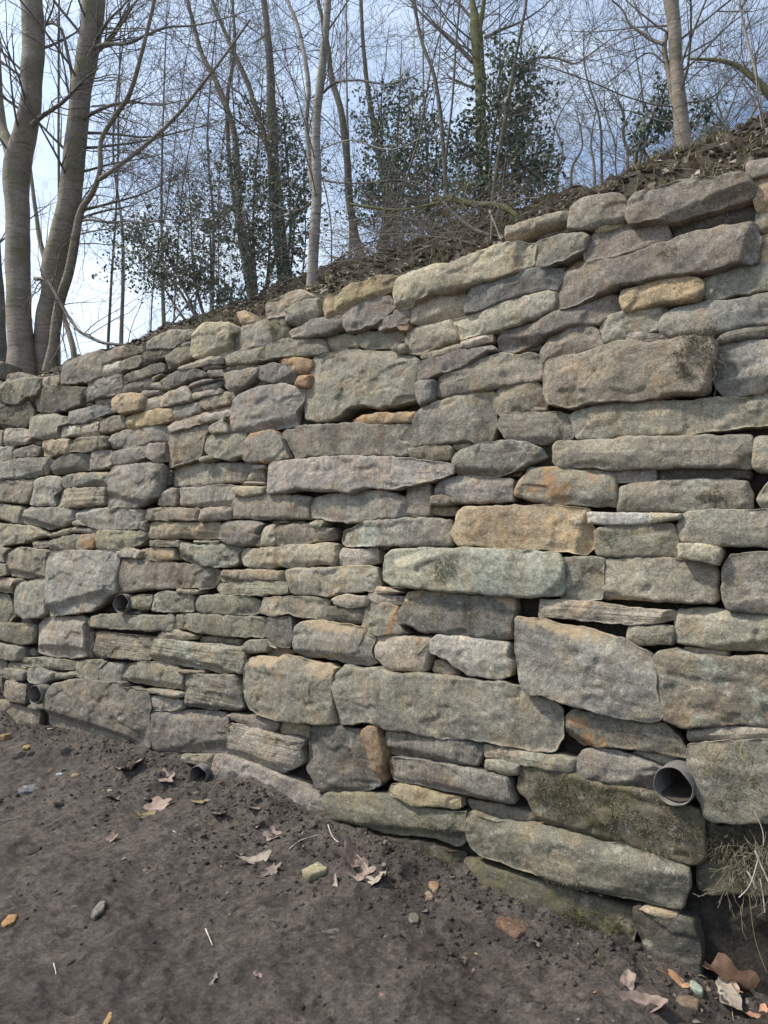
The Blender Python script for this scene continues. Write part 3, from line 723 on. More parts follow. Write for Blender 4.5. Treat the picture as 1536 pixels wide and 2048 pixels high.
d "square dark block with an orange wedge on its right side" 835,480 860,370 850,280 870,190 900,175 1050,185 1200,210 1280,195 1340,230 1360,400 1355,600 1240,640 1100,645 920,630 870,610 880,570
o+ 1215,230 1260,195 1320,200 1345,300 1360,430 1355,570 1320,560 1290,470 1250,320
g 150,500 150,420 180,385 260,390 440,440 600,510 740,560 860,620 920,700 925,800 900,870 800,860 640,800 500,650 300,620 170,600
b -60,385 0,385 150,388 145,470 100,470 0,440 -60,440'''
def parse():
    out = []; ox = oy = 0.0; sc_ = 1.0
    for ln in STONES.strip().splitlines():
        ln = ln.strip()
        if not ln: continue
        if ln.startswith('T '):
            t = ln.split(); ox, oy = float(t[1]), float(t[2]); sc_ = float(t[3]) if len(t) > 3 else 3.523; continue
        lab = None
        if '"' in ln:
            a, lab, c = ln.split('"'); ln = a + ' ' + c
        t = ln.split(); code = t[0]
        pts = [tuple(map(float, q.split(','))) for q in t[1:]]
        out.append((code, lab, [(ox + a/sc_, oy + b/sc_) for a, b in pts]))
    return out

def resample(P, step):
    P = np.asarray(P); Q = np.vstack([P, P[:1]])
    seg = np.linalg.norm(np.diff(Q, axis=0), axis=1); c = np.concatenate([[0], np.cumsum(seg)]); Lg = c[-1]
    n = max(14, int(round(Lg/step))); t = np.arange(n)/n*Lg
    return np.stack([np.interp(t, c, Q[:, 0]), np.interp(t, c, Q[:, 1])], 1), Lg
def chaikin(P, r=0.2, it=1):
    for _ in range(it):
        Qn = np.roll(P, -1, axis=0)
        P = np.stack([P*(1-r) + Qn*r, P*r + Qn*(1-r)], 1).reshape(-1, 2)
    return P
def build_stone(poly, seed, depth=0.20, flags=(), step=0.011, relief=1.0, bulge=None):
    """poly: outline in wall metres about the origin. Returns verts (x, y, z) with -y = out of the wall, faces"""
    r = np.random.default_rng(seed)
    P = np.asarray(poly, float)
    area = 0.5*np.sum(P[:, 0]*np.roll(P[:, 1], -1) - np.roll(P[:, 0], -1)*P[:, 1])
    if area < 0: P = P[::-1]
    area = abs(area)
    P = chaikin(P, 0.065, 1)
    P, Lg = resample(P, step)
    n = len(P)
    tan = np.roll(P, -1, 0) - np.roll(P, 1, 0); tan /= np.linalg.norm(tan, axis=1)[:, None] + 1e-9
    nor = np.stack([tan[:, 1], -tan[:, 0]], 1)
    sz = math.sqrt(area)
    am = min(0.0045, sz*0.03)
    P = P + nor*(am*fbm(P[:, 0]*22+seed, P[:, 1]*22, seed=seed % 991, octs=3))[:, None]
    c = P.mean(0); D = P - c
    cov = D.T @ D; w, E = np.linalg.eigh(cov); ax = E[:, 1]; ay = E[:, 0]
    a1, a2 = D @ ax, D @ ay
    Lh = (a1.max()-a1.min())/2; Wh = (a2.max()-a2.min())/2; mid = (a1.max()+a1.min())/2
    hs = max(Lh - Wh*0.95, 0)
    tt = np.clip(a1 - mid, -hs, hs) + mid
    # the spine follows the middle of the outline
    bins = np.linspace(mid-hs-1e-6, mid+hs+1e-6, 9)
    up = []; 
    for bc in bins:
        sel = np.abs(a1-bc) < max(Lh/6, step*1.5)
        up.append((a2[sel].max()+a2[sel].min())/2 if sel.any() else 0)
    m2 = np.interp(tt, bins, up)
    Qs = c + tt[:, None]*ax + m2[:, None]*ay
    ln = np.linalg.norm(Qs-P, axis=1); ml = ln.mean()
    R = min(0.005 + 0.006*r.random(), 0.28*Wh)
    fr = [0.0, 0.12*R/ml, 0.38*R/ml, 0.72*R/ml, 1.1*R/ml]
    k = max(2, int(round((1-fr[-1])*ml/step)))
    fr += list(np.linspace(fr[-1], 1, k+1)[1:])
    # faceted face: the lowest of a few tilted planes
    nf = 3 + int(r.integers(0, 4)); planes = []
    for i in range(nf):
        an = r.random()*2*math.pi; g = (0.03 + 0.30*r.random()**2.4)
        ext = abs(math.cos(an - math.atan2(ax[1], ax[0])))*Lh + abs(math.sin(an - math.atan2(ax[1], ax[0])))*Wh
        planes.append((math.cos(an)*g, math.sin(an)*g, g*ext*(0.42 + 0.45*r.random())))
    axa = math.atan2(ax[1], ax[0])
    def ext_(an): return abs(math.cos(an-axa))*Lh + abs(math.sin(an-axa))*Wh
    for i in range(3 + int(r.integers(0, 4))):       # chipped corners and arrises
        an = r.random()*2*math.pi; g = 0.45 + 0.6*r.random()
        planes.append((math.cos(an)*g, math.sin(an)*g, g*ext_(an)*(0.74 + 0.2*r.random())))
    if r.random() < 0.5:                             # broken, undercut lower face
        an = -math.pi/2 + r.normal()*0.25; g = 0.5 + 0.6*r.random()
        planes.append((math.cos(an)*g, math.sin(an)*g, g*ext_(an)*(0.30 + 0.4*r.random())))
    if r.random() < 0.45:                            # worn upper edge catching the light
        an = math.pi/2 + r.normal()*0.2; g = 0.4 + 0.5*r.random()
        planes.append((math.cos(an)*g, math.sin(an)*g, g*ext_(an)*(0.45 + 0.35*r.random())))
    tx, tz_ = (r.random()-0.5)*0.05, (r.random()-0.5)*0.08
    bul = bulge if bulge is not None else 0.003 + 0.007*r.random()
    verts = []
    B = c + (P-c)*0.90
    verts.append(np.stack([B[:, 0], np.full(n, depth), B[:, 1]], 1))
    Bm = c + (P-c)*0.985
    verts.append(np.stack([Bm[:, 0], np.full(n, R + 0.012 + depth*0.18), Bm[:, 1]], 1))
    sd = seed % 9973
    for f in fr:
        Q = P + (Qs-P)*f
        e = ln*f
        x, z = Q[:, 0], Q[:, 1]
        t = np.clip(e/R, 0, 1)
        h = R*np.sqrt(np.clip(1-(1-t)**2, 0, 1))
        ks = t*t*(3-2*t)
        pl = np.full(n, 0.006)
        for gx, gz, d0 in planes: pl = np.minimum(pl, d0 - gx*(x-c[0]) - gz*(z-c[1]))
        pl = np.maximum(pl, -0.030)
        nz = 0.0065*fbm(x*4+sd, z*6, seed=sd, octs=3) + 0.0026*fbm(x*19, z*24+sd, seed=sd+5, octs=4, gain=0.62)
        rg = np.abs(vn(x*9+sd, z*14, seed=sd+8)); st_ = fbm(x*5+sd*3, z*8, seed=sd+9, octs=3); nz = nz - 0.007*np.clip((st_-0.28)/0.07, 0, 1) - 0.003*np.clip(0.06-rg, 0, 1)/0.06
        if 'strata' in flags:
            zz = z*34 + 1.2*fbm(x*4, z*5, seed=sd+2, octs=2)
            nz = nz + 0.0045*vn(zz, x*1.5+sd, seed=sd+3)
        dm = bul*np.clip(e/max(ml, 1e-4), 0, 1)**0.7
        out = h + np.minimum(pl, 0)*relief + ks*(np.maximum(pl, 0)*relief + nz*relief + dm + tx*(x-c[0]) + tz_*(z-c[1]))
        verts.append(np.stack([x, R - out, z], 1))
    Vv = np.concatenate(verts)
    nr = len(verts)
    i = np.arange(n); j = (i+1) % n
    F = np.concatenate([np.stack([a*n+i, a*n+j, (a+1)*n+j, (a+1)*n+i], 1) for a in range(nr-1)])
    F = F.tolist(); F.append(list(range(n))[::-1])
    return Vv, F

wall = bpy.data.objects.new('dry_stone_wall', None); COL.objects.link(wall)
wall.matrix_world = MW; wall.empty_display_size = 0.5
wall['label'] = 'tall dry stone retaining wall of rough grey and buff sandstone blocks'; wall['category'] = 'stone wall'
wall_polys = []
import bmesh
def add_stone(code, lab, local, idx, cx, cz_, y0, name='stone', extra=()):
    fl = [FLG[c] for c in code[1:] if c in FLG]
    top = 'T' in code
    Vv, F = build_stone(local, 1000+idx*37, depth=0.34 if top else 0.19, flags=fl, step=0.0085, relief=0.8 if '=' in code else 1.0)
    bm = bmesh.new(); vs = [bm.verts.new(v) for v in Vv.tolist()]
    for f in F: bm.faces.new([vs[q] for q in f])
    bmesh.ops.remove_doubles(bm, verts=bm.verts, dist=0.0012)
    me = bpy.data.meshes.new('stone'); bm.to_mesh(me); bm.free()
    me.polygons.foreach_set('use_smooth', np.ones(len(me.polygons), dtype=bool))
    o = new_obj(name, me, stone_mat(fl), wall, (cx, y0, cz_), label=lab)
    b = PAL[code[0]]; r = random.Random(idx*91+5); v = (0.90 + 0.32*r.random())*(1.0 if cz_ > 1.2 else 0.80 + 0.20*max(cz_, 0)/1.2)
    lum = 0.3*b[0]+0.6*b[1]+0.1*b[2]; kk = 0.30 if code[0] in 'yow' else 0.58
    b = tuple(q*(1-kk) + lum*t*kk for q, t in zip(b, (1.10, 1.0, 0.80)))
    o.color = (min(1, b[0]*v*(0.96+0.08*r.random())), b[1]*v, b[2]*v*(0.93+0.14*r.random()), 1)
    return o
ST = parse()
def px_area(P): return abs(sum(P[i][0]*P[(i+1) % len(P)][1] - P[(i+1) % len(P)][0]*P[i][1] for i in range(len(P))))/2
small = set(sorted(range(len(ST)), key=lambda i: px_area(ST[i][2]))[:max(0, len(ST)-297)])
stones = []; SV, SF, so = [], [], 0
for idx, (code, lab, px) in enumerate(ST):
    r = random.Random(idx*13+1)
    y0 = (r.random()-0.5)*0.030
    if '-' in code: y0 += 0.05*code.count('-')
    if '+' in code: y0 -= 0.03
    W_ = [to_wall(a, b, y0+0.012) for a, b in px]
    L2 = np.array([(w.x, w.z) for w in W_]); c = L2.mean(0)
    # a shade fuller, so that joints stay tight
    d = L2 - c; dist = np.linalg.norm(d, axis=1)[:, None]
    L2g = d*(1 + 0.0075/np.maximum(dist, 0.02))
    if idx in small:                              # the smallest slivers stay together
        Vv, F = build_stone(L2g, 1000+idx*37, depth=0.15); Vv[:, 0] += c[0]; Vv[:, 2] += c[1]; Vv[:, 1] += y0
        SV.append(Vv); SF += [[k+so for k in f] for f in F]; so += len(Vv); continue
    o = add_stone(code, lab, L2g, idx, c[0], c[1], y0)
    stones.append((o, code, L2)); wall_polys.append(L2)
o = new_obj('pinning_stones', mesh('pinning_stones', np.concatenate(SV), SF), stone_mat([]), wall, kind='stuff'); o.color = (.25, .22, .18, 1)

# earth and small filling behind the face stones
ug = np.arange(-13.5, 2.6, 0.06); vg = np.arange(-0.45, 3.2, 0.05)
topu, topv = zip(*[(to_wall(a, b+16, 0.0).x, to_wall(a, b+16, 0.0).z) for a, b in top_px])
U, Vg = np.meshgrid(ug, vg)
tl = np.interp(U, topu, topv) - 0.05
Vc = np.minimum(Vg, tl)
Yb = 0.088 + 0.025*fbm(U*6, Vc*9, seed=77, octs=3)
new_obj('wall_core', mesh('wall_core', np.stack([U, Yb, Vc], -1).reshape(-1, 3), grid_faces(len(vg), len(ug), False)), M_fill, wall)

# courses that carry on beyond both ends of the picture
def courses(u0, u1, v0, vtop, seed, gaps):
    r = random.Random(seed); v = v0; out = []
    while v < vtop(0.5*(u0+u1)) - 0.05:
        h = r.uniform(0.08, 0.2); u = u0 - r.random()*0.2
        while u < u1:
            w = r.uniform(0.16, 0.5)
            if not gaps(u, u+w, v): 
                out.append([(u+.004, v+.004), (u+w-.004, v+.004+r.uniform(-.006,.006)), (u+w-.004-r.random()*.01, v+h-.004), (u+.004+r.random()*.01, v+h-.004)])
            u += w
        v += h
    return out
ext = []
uL = to_wall(-14, 1000).x; uR = to_wall(1562, 1000).x
ext += courses(uL-7.0, uL-0.12, -0.2, lambda u: np.interp(u, topu, topv)+0.05, 3, lambda a, b, v: b > uL-0.02)
ext += courses(uR+0.02, uR+1.2, -0.35, lambda u: np.interp(u, topu, topv), 4, lambda a, b, v: a < uR)
VV, FF, off = [], [], 0
for i, q in enumerate(ext):
    q = np.array(q); c = q.mean(0); Vv, F = build_stone(q-c, 50000+i*7, depth=0.19, step=0.025)
    Vv[:, 0] += c[0]; Vv[:, 2] += c[1]; Vv[:, 1] += rnd.uniform(-.015, .015)
    VV.append(Vv); FF += [[k+off for k in f] for f in F]; off += len(Vv)
oe = new_obj('stone_courses', mesh('stone_courses', np.concatenate(VV), FF), stone_mat(['strata']), wall, kind='stuff'); oe.color = (.24, .215, .175, 1)

# ------------------------------------------------------------------ drainage pipes
def pipe(px, py, hpx, proud, label, tilt=0.0, yaw=0.0, dirt=0.4):
    c = to_wall(px, py, -proud); dist = (MW @ c).y
    R = hpx*0.5*dist/FPX; t = R*0.075; n = 40
    prof = [(0.30, R), (-0.003, R), (-0.008, R-t*0.3), (-0.008, R-t*0.7), (-0.003, R-t), (0.28, R-t)]
    V, F = [], []
    for k, (y, r) in enumerate(prof):
        for i in range(n):
            a = 2*math.pi*i/n; w = 1 + 0.012*math.sin(3*a+px)
            V.append((r*w*math.cos(a), y + (0.004*math.sin(5*a+py) if 0 < k < 5 else 0), r*w*math.sin(a)))
    for k in range(len(prof)-1):
        for i in range(n):
            j = (i+1) % n; F.append((k*n+i, k*n+j, (k+1)*n+j, (k+1)*n+i))
    e = bpy.data.objects.new('drainage_pipe', None); COL.objects.link(e)
    e.matrix_world = MW @ Matrix.Translation(c) @ Matrix.Rotation(math.radians(yaw), 4, 'Z') @ Matrix.Rotation(math.radians(tilt), 4, 'X')
    e['label'] = label; e['category'] = 'drainage pipe'; e['group'] = 'drainage pipes sticking out of the wall'
    new_obj('pipe_wall', mesh('pipe_wall', V, F), M_pipe, e)
    # silt lying along the bottom of the bore
    V, F = [], []
    ys = np.linspace(0.01, 0.28, 10); m = 10
    for a in ys:
        for i in range(m):
            x = (i/(m-1)-0.5)*2*(R-t)*0.8
            zb = -math.sqrt(max((R-t)**2 - x*x, 0))
            V.append((x, a, zb + (R*(0.10+dirt*a/0.28))*(1-(abs(x)/((R-t)*0.8))**2) + 0.002*rnd.random()))
    for a in range(len(ys)-1):
        for i in range(m-1): F.append((a*m+i, a*m+i+1, (a+1)*m+i+1, (a+1)*m+i))
    new_obj('silt', mesh('silt', V, F), M_pipe_dirt, e)
pipe(1347, 1572, 78, 0.035, 'large dark grey plastic drainage pipe at the lower right of the wall', 7, -6)
pipe(243, 1207, 38, 0.03, 'small drainage pipe end flush in the wall beside the big square grey stone', 0, 15)
pipe(71, 1390, 38, 0.085, 'drainage pipe stub sticking well out at the lower left of the wall', 0, 9)
pipe(397, 1552, 40, 0.05, 'drainage pipe just above the mud, below the wide purple brown stone', 4, 18)

# ------------------------------------------------------------------ tubes, trees
class Tubes:
    def __init__(s): s.V = []; s.F = []; s.n = 0
    def add(s, pts, rad, sides=5, cap=True):
        m = len(pts); P = np.array(pts, float)
        T = np.gradient(P, axis=0); T /= np.linalg.norm(T, axis=1)[:, None] + 1e-9
        ref = np.array([0.31, 0.17, 0.93]) if abs(T[:, 2]).mean() < 0.8 else np.array([0.94, 0.3, 0.1])
        A = np.cross(T, ref); A /= np.linalg.norm(A, axis=1)[:, None] + 1e-9
        B = np.cross(T, A)
        an = np.arange(sides)/sides*2*math.pi
        R = np.asarray(rad, float)
        V = P[:, None, :] + R[:, None, None]*(np.cos(an)[None, :, None]*A[:, None, :] + np.sin(an)[None, :, None]*B[:, None, :])
        i = np.arange(sides); j = (i+1) % sides; b = s.n
        F = np.concatenate([np.stack([b+a*sides+i, b+a*sides+j, b+(a+1)*sides+j, b+(a+1)*sides+i], 1) for a in range(m-1)])
        s.V.append(V.reshape(-1, 3)); s.F.append(F); s.n += m*sides
    def mesh(s, name, org=(0, 0, 0)):
        return mesh(name, np.concatenate(s.V) - np.array(org), np.concatenate(s.F))
def smooth_path(pts, rad, k=4):
    P = np.array(pts, float); R = np.array(rad, float); m = len(P)
    t = np.arange(m); tt = np.linspace(0, m-1, (m-1)*k+1)
    out = []
    for q in tt:                                   # Catmull-Rom
        i = min(int(q), m-2); f = q-i
        p0, p1, p2, p3 = P[max(i-1, 0)], P[i], P[i+1], P[min(i+2, m-1)]
        out.append(0.5*((2*p1) + (-p0+p2)*f + (2*p0-5*p1+4*p2-p3)*f*f + (-p0+3*p1-3*p2+p3)*f**3))
    return np.array(out), np.interp(tt, t, R)
def grow(T, r, start, d, length, rad, lvl, dens, droop=0.0, up=0.05, stop=2):
    """one branch and its own side branches"""
    m = max(4, int(4 + length*3)) if lvl < 2 else 4
    p = np.array(start, float); d = np.array(d, float); d /= np.linalg.norm(d)
    pts, rads = [p.copy()], [rad]; dirs = [d.copy()]; stp = length/m
    wob = 0.10 + 0.07*lvl
    for i in range(m):
        d = d + np.array([r.gauss(0, wob), r.gauss(0, wob), r.gauss(0, wob*0.8) + up - droop])
        d /= np.linalg.norm(d)
        p = p + d*stp; pts.append(p.copy()); dirs.append(d.copy())
        rads.append(max(rad*(1-(i+1)/m*0.88), 0.0011))
    T.add(pts, rads, 6 if rad > 0.02 else (4 if rad > 0.006 else 3))
    if lvl >= stop: return
    nch = max(2, int(round(length*dens*(1.25 if lvl == 0 else 1.7))))
    for c in range(nch):
        f = 0.15 + 0.85*(c + r.random())/nch; i = min(int(f*m), m-1); g = f*m - i
        q = pts[i]*(1-g) + pts[min(i+1, m)]*g; dd = dirs[i]
        side = np.cross(dd, np.array([r.gauss(0, 1), r.gauss(0, 1), r.gauss(0, 1)])); side /= np.linalg.norm(side)+1e-9
        nd = dd*0.75 + side*r.uniform(0.45, 0.9)
        grow(T, r, q, nd, length*r.uniform(0.28, 0.52)*(1.15-f*0.45), max(rads[i]*r.uniform(0.4, 0.62), 0.0015), lvl+1, dens, droop*0.6, up, stop)
def world_path(px, s, far=0.0):
    """pixels and widths -> world points s metres behind the wall face and radii"""
    P, R = [], []
    for k, (x, y, w) in enumerate(px):
        p = behind(x, y, s + far*k/max(len(px)-1, 1)); P.append(np.array(p)); R.append(max(w, 0.6)*0.5*p.y/FPX)
    return P, R
TREE_N = 0
def tree(name, label, cat, stems, s, bark, branches=20, blen=(0.8, 2.0), dens=4.5, bbark=None, group=None, extend=1.6, seed=0, fmin=0.25, kids=None, up=0.05, stop=2, bias=(0, 0, 0), far=0.0):
    global TREE_N
    TREE_N += 1; r = random.Random(seed*7+TREE_N*31)
    P0, R0 = world_path(stems[0], s, far); base = P0[0].copy()
    root = bpy.data.objects.new(name, None); COL.objects.link(root); root.location = base
    root['label'] = label; root['category'] = cat
    if group: root['group'] = group
    Tb = Tubes()
    for si, st in enumerate(stems):
        P, R = world_path(st, s, far); P = [q for q in P]
        if si == 0:
            foot = P[0].copy(); foot[2] -= 0.35; P = [foot] + P; R = [R[0]*1.25, R[0]*1.12] + R[1:]
        if extend and st[-1][1] < 20:
            d = P[-1]-P[-2]; d /= np.linalg.norm(d); d[2] = abs(d[2])+.2; d /= np.linalg.norm(d)
            P.append(P[-1] + d*extend*0.5); R.append(R[-1]*0.8); P.append(P[-1] + d*extend*0.5 + np.array([r.gauss(0, .1), r.gauss(0, .1), 0])); R.append(R[-1]*0.5)
        SP, SR = smooth_path(P, R, 9)
        SR = SR*(1 + 0.05*vn(SP[:, 2]*5, SP[:, 0]*3 + si*9, seed=TREE_N)); SP = SP + 0.12*SR[:, None]*np.stack([vn(SP[:, 2]*4, SP[:, 2]*0+q, seed=TREE_N) for q in range(3)], 1)
        Tt = Tubes(); Tt.add(SP, SR, 14 if SR.max() > 0.05 else (8 if SR.max() > 0.02 else 5))
        new_obj('trunk' if si == 0 else 'stem', Tt.mesh('trunk', base), bark, root)
        nb = max(1, int(branches*(1.0 if si == 0 else 0.5)))
        Lc = len(SP)
        for b in range(nb):
            f = fmin + (1-fmin)*(b + r.random())/nb; i = min(int(f*(Lc-1)), Lc-2)
            q = SP[i]; tdir = SP[i+1]-SP[i]; tdir /= np.linalg.norm(tdir)+1e-9
            a = r.random()*2*math.pi
            d = np.array([math.cos(a), math.sin(a), 0.0])*r.uniform(0.6, 1.0) + tdir*r.uniform(0.25, 0.95) + np.array(bias)
            grow(Tb, r, q, d, r.uniform(*blen)*(1.1-0.5*f), min(max(SR[i]*r.uniform(0.12, 0.26), 0.0035), 0.015), 0, dens, up=up, stop=stop)
    for spec in (kids or []):                       # branches traced from the photograph
        P, R = world_path(spec, s, far); SP, SR = smooth_path(P, R, 5)
        SP = SP + 0.02*np.stack([vn(SP[:, 0]*5, SP[:, 2]*5, seed=q+TREE_N) for q in range(3)], 1)
        d_ = SP[-1]-SP[-2]; SP = np.vstack([SP, SP[-1]+d_*2+np.array([0, 0, .03]), SP[-1]+d_*4]); SR = np.concatenate([SR, [SR[-1]*.6, SR[-1]*.25]]); SR = SR*np.linspace(1, 0.45, len(SR))
        Tb.add(SP, SR, 7)
        for i in range(2, len(SP)-1, 1):
            if r.random() < 0.8:
                tdir = SP[i+1]-SP[i]; tdir /= np.linalg.norm(tdir)+1e-9
                side = np.cross(tdir, np.array([r.gauss(0, 1), r.gauss(0, 1), r.gauss(0, 1)])); side /= np.linalg.norm(side)+1e-9
                grow(Tb, r, SP[i], tdir*0.8+side*0.8+np.array([0, 0, .15]), r.uniform(0.35, 0.95), max(SR[i]*0.4, 0.002), 1, dens, stop=stop)
    if Tb.n: new_obj('branches', Tb.mesh('branches', base), bbark or M_branch, root)
    return root

def leaves(name, clusters, n, size, mat, parent, org, seed, squash=1.0):
    """leaf-sized bent quads through a set of ellipsoid clumps; clusters = (centre, radii, weight)"""
    r = np.random.default_rng(seed)
    w = np.array([c[2] for c in clusters], float); w /= w.sum()
    cnt = r.multinomial(n, w); C = []
    for (ctr, rad, _), k in zip(clusters, cnt):
        # sprays: leaves gather along short shoots
        ns_ = max(1, k//9)
        d = r.normal(size=(ns_, 3)); d /= np.linalg.norm(d, axis=1)[:, None]
        sp = np.array(ctr) + d*np.array(rad)*(r.random((ns_, 1))**0.6)
        j = r.integers(0, ns_, k)
        sd_ = r.normal(size=(ns_, 3)); sd_[:, 2] *= 0.5; sd_ /= np.linalg.norm(sd_, axis=1)[:, None]
        C.append(sp[j] + sd_[j]*(r.random((k, 1))-0.5)*0.22 + r.normal(size=(k, 3))*0.018)
    C = np.concatenate(C); m = len(C)
    A = r.normal(size=(m, 3)); A /= np.linalg.norm(A, axis=1)[:, None]
    B = np.cross(A, r.normal(size=(m, 3))); B /= np.linalg.norm(B, axis=1)[:, None]
    Cn = np.cross(A, B)
    L_ = size*(0.6+0.8*r.random((m, 1))); Wd = L_*0.32
    V = np.stack([C - A*L_*0.5, C + B*Wd + Cn*Wd*0.4, C + A*L_*0.5, C - B*Wd + Cn*Wd*0.4], 1).reshape(-1, 3) - np.array(org)
    i = np.arange(m)*4
    F = np.concatenate([np.stack([i, i+1, i+2], 1), np.stack([i, i+2, i+3], 1)])
    return new_obj(name, mesh(name, V, F, smooth=False), mat, parent)

def sweeps(seed, n, x0, x1, y0, y1, run, drop):
    q = random.Random(seed); out = []
    for i in range(n):
        x = q.uniform(x0, x1); t = (x-x0)/max(x1-x0, 1); y = y0 + (y1-y0)*t + q.uniform(-40, 40); w = q.uniform(2.0, 3.6)
        d = q.uniform(*drop); L_ = q.uniform(*run)
        out.append([(x, y, w), (x+L_*.3, y-12+d*.15, w*.8), (x+L_*.65, y+d*.5, w*.55), (x+L_, y+d, w*.3)])
    return out
# the two big smooth stems at the left and their neighbours
tree('beech_tree', 'thick smooth grey trunk forking at mid height, second from the left edge', 'tree',
     [[(46,756,56),(44,700,50),(38,600,48),(36,500,46),(34,400,46),(36,330,52),(52,260,44),(62,190,40),(66,100,42),(64,0,42)],
      [(30,330,30),(14,280,22),(2,240,18),(-6,120,14),(-10,0,12)]], 0.75, M_beech, 16, (0.8, 1.8), 4.5, fmin=0.45, seed=2,
     kids=[[(70,250,12),(95,225,10),(130,200,10),(160,170,9),(190,140,5)], [(70,555,9),(90,560,8),(115,590,8),(140,640,8),(175,672,8),(230,690,9),(290,680,7),(350,640,6),(400,570,4)]])
tree('beech_tree', 'thick leaning trunk right of the forked trunk, rising out of the top of the picture', 'tree',
     [[(92,750,44),(96,650,46),(108,560,50),(126,470,48),(140,390,46),(152,300,42),(163,200,40),(175,100,42),(187,0,44)]], 0.95, M_beech, 20, (0.9, 2.4), 5, fmin=0.35, seed=3, bias=(0.35, 0.1, 0),
     kids=[[(160,240,8),(195,222,8),(230,210,8),(270,205,6),(330,208,5),(420,185,3)], [(172,98,10),(195,90,10),(250,85,8),(330,60,7),(420,45,5),(520,20,3)], [(176,84,9),(198,70,9),(225,40,8),(260,0,6)], [(145,445,6),(170,440,6),(240,444,6),(330,440,5),(430,432,3)],
           [(150,175,8),(120,60,7),(95,50,7),(75,40,6)]] + sweeps(3, 16, 135, 200, 470, 60, (150, 340), (-60, 190)))
tree('beech_tree', 'slender branching stem leaning right beside the two thick trunks', 'tree',
     [[(98,752,26),(108,690,20),(118,610,20),(138,545,19),(152,470,16),(163,420,13),(185,385,11),(200,340,10),(203,280,9),(232,230,10),(258,190,9),(280,120,8),(300,40,7),(308,0,7)],
      [(200,358,10),(240,330,9),(285,295,9),(320,265,8),(360,225,7),(400,175,6),(450,110,5),(500,40,4)]], 0.85, M_beech, 12, (0.8, 1.9), 5, fmin=0.45, seed=5, bias=(0.3, 0, 0.05), kids=sweeps(9, 14, 200, 430, 360, 130, (110, 260), (40, 240)))
tree('beech_tree', 'dark trunk cut off by the left edge of the picture', 'tree', [[(4,765,24),(2,680,22),(-6,560,22),(-14,400,20),(-20,200,18),(-24,0,16)]], 1.3, M_darkbark, 8, (0.6, 1.5), 4, seed=6)
tree('sapling', 'thin crooked stem seen between the two thick trunks', 'tree', [[(148,705,11),(130,640,10),(96,540,11),(80,480,9),(68,400,8),(60,330,6)]], 2.1, M_beech, 6, (0.5, 1.1), 4, seed=8)
tree('sapling', 'thin straight pole between the forked trunk and the leaning trunk', 'tree', [[(118,700,6),(116,600,5),(118,400,5),(117,240,5),(118,0,4)]], 3.2, M_darkbark, 12, (0.5, 1.2), 4, seed=9)

# middle
tree('birch_tree', 'pale banded birch trunk standing close behind the ochre coping stone', 'tree',
     [[(624,592,22),(626,540,21),(630,470,22),(633,400,21),(633,330,20),(632,280,18),(633,230,17),(639,180,17),(647,110,17),(653,50,15),(656,0,14)],
      [(626,380,12),(617,300,10),(613,240,9),(617,170,11),(603,80,9),(588,30,8),(575,0,7)]], 0.9, M_birch, 12, (0.7, 1.6), 4.5, seed=11, fmin=0.3,
     kids=[[(640,185,6),(670,160,5),(720,152,5),(770,165,4),(830,145,3)], [(645,360,5),(690,368,4),(740,370,4),(800,362,3),(860,372,2)], [(625,400,5),(600,420,4),(560,415,4),(520,400,2)]])
tree('ivy_clad_tree', 'dark ivy clad trunk left of the pale birch', 'tree',
     [[(575,600,30),(566,520,28),(556,430,27),(548,330,24),(543,230,20),(540,130,15),(535,60,13),(528,0,12)],
      [(560,420,14),(545,330,12),(500,180,11),(470,110,10),(440,40,8),(425,0,7)]], 2.4, M_darkbark, 20, (0.9, 2.3), 5.5, seed=12, fmin=0.4)
tree('ivy_clad_tree', 'crooked dark trunk leaning left near the holly bush', 'tree',
     [[(508,612,18),(492,530,17),(480,430,15),(474,330,14),(468,265,12),(440,180,11),(405,110,9),(385,40,8),(375,0,7)],
      [(500,590,14),(480,470,11),(460,330,9),(455,200,8),(470,100,6),(465,0,5)]], 2.9, M_darkbark, 20, (0.9, 2.4), 5.5, seed=13, fmin=0.35)
tree('bare_tree', 'bent brown trunk curving left just right of the birch', 'tree',
     [[(726,540,22),(712,480,18),(700,410,16),(696,340,15),(690,280,14),(680,215,13),(662,150,12),(655,90,10),(640,20,8),(636,0,8)]], 2.6, M_darkbark, 16, (0.7, 1.8), 5.5, seed=14, fmin=0.35)
tree('bare_tree', 'dark short trunk with a thick foot behind the bank, between birch and forked tree', 'tree',
     [[(764,520,24),(772,450,20),(770,370,18),(752,280,13),(738,190,10),(727,100,8),(722,0,7)]], 3.0, M_darkbark, 15, (0.7, 1.7), 5.5, seed=15)
tree('bare_tree', 'tall straight mossy trunk forking near the top, right of centre', 'tree',
     [[(972,430,28),(968,370,26),(966,300,24),(962,230,22),(960,160,23),(957,100,24),(953,50,26),(944,0,12)],
      [(956,70,14),(964,30,12),(968,0,10)]], 2.7, M_mossbark, 14, (0.9, 2.1), 5, seed=16, fmin=0.45,
     kids=[[(946,122,10),(915,92,9),(880,60,8),(840,20,7),(820,0,6)], [(952,178,7),(920,168,6),(900,160,5),(880,158,3)], [(968,75,8),(1000,62,7),(1040,45,6),(1090,10,5)], [(945,40,8),(925,15,7),(905,0,6)],
           [(1025,140,5),(1065,118,6),(1110,118,6),(1150,126,5),(1200,90,4),(1260,50,3)]])
tree('sapling', 'slender dark stem crossing the holly right of the mossy trunk', 'tree',
     [[(985,410,9),(1000,300,9),(1012,230,9),(1026,150,8),(1036,90,7),(1050,20,6),(1052,0,6)]], 2.2, M_darkbark, 12, (0.5, 1.4), 5, seed=17)
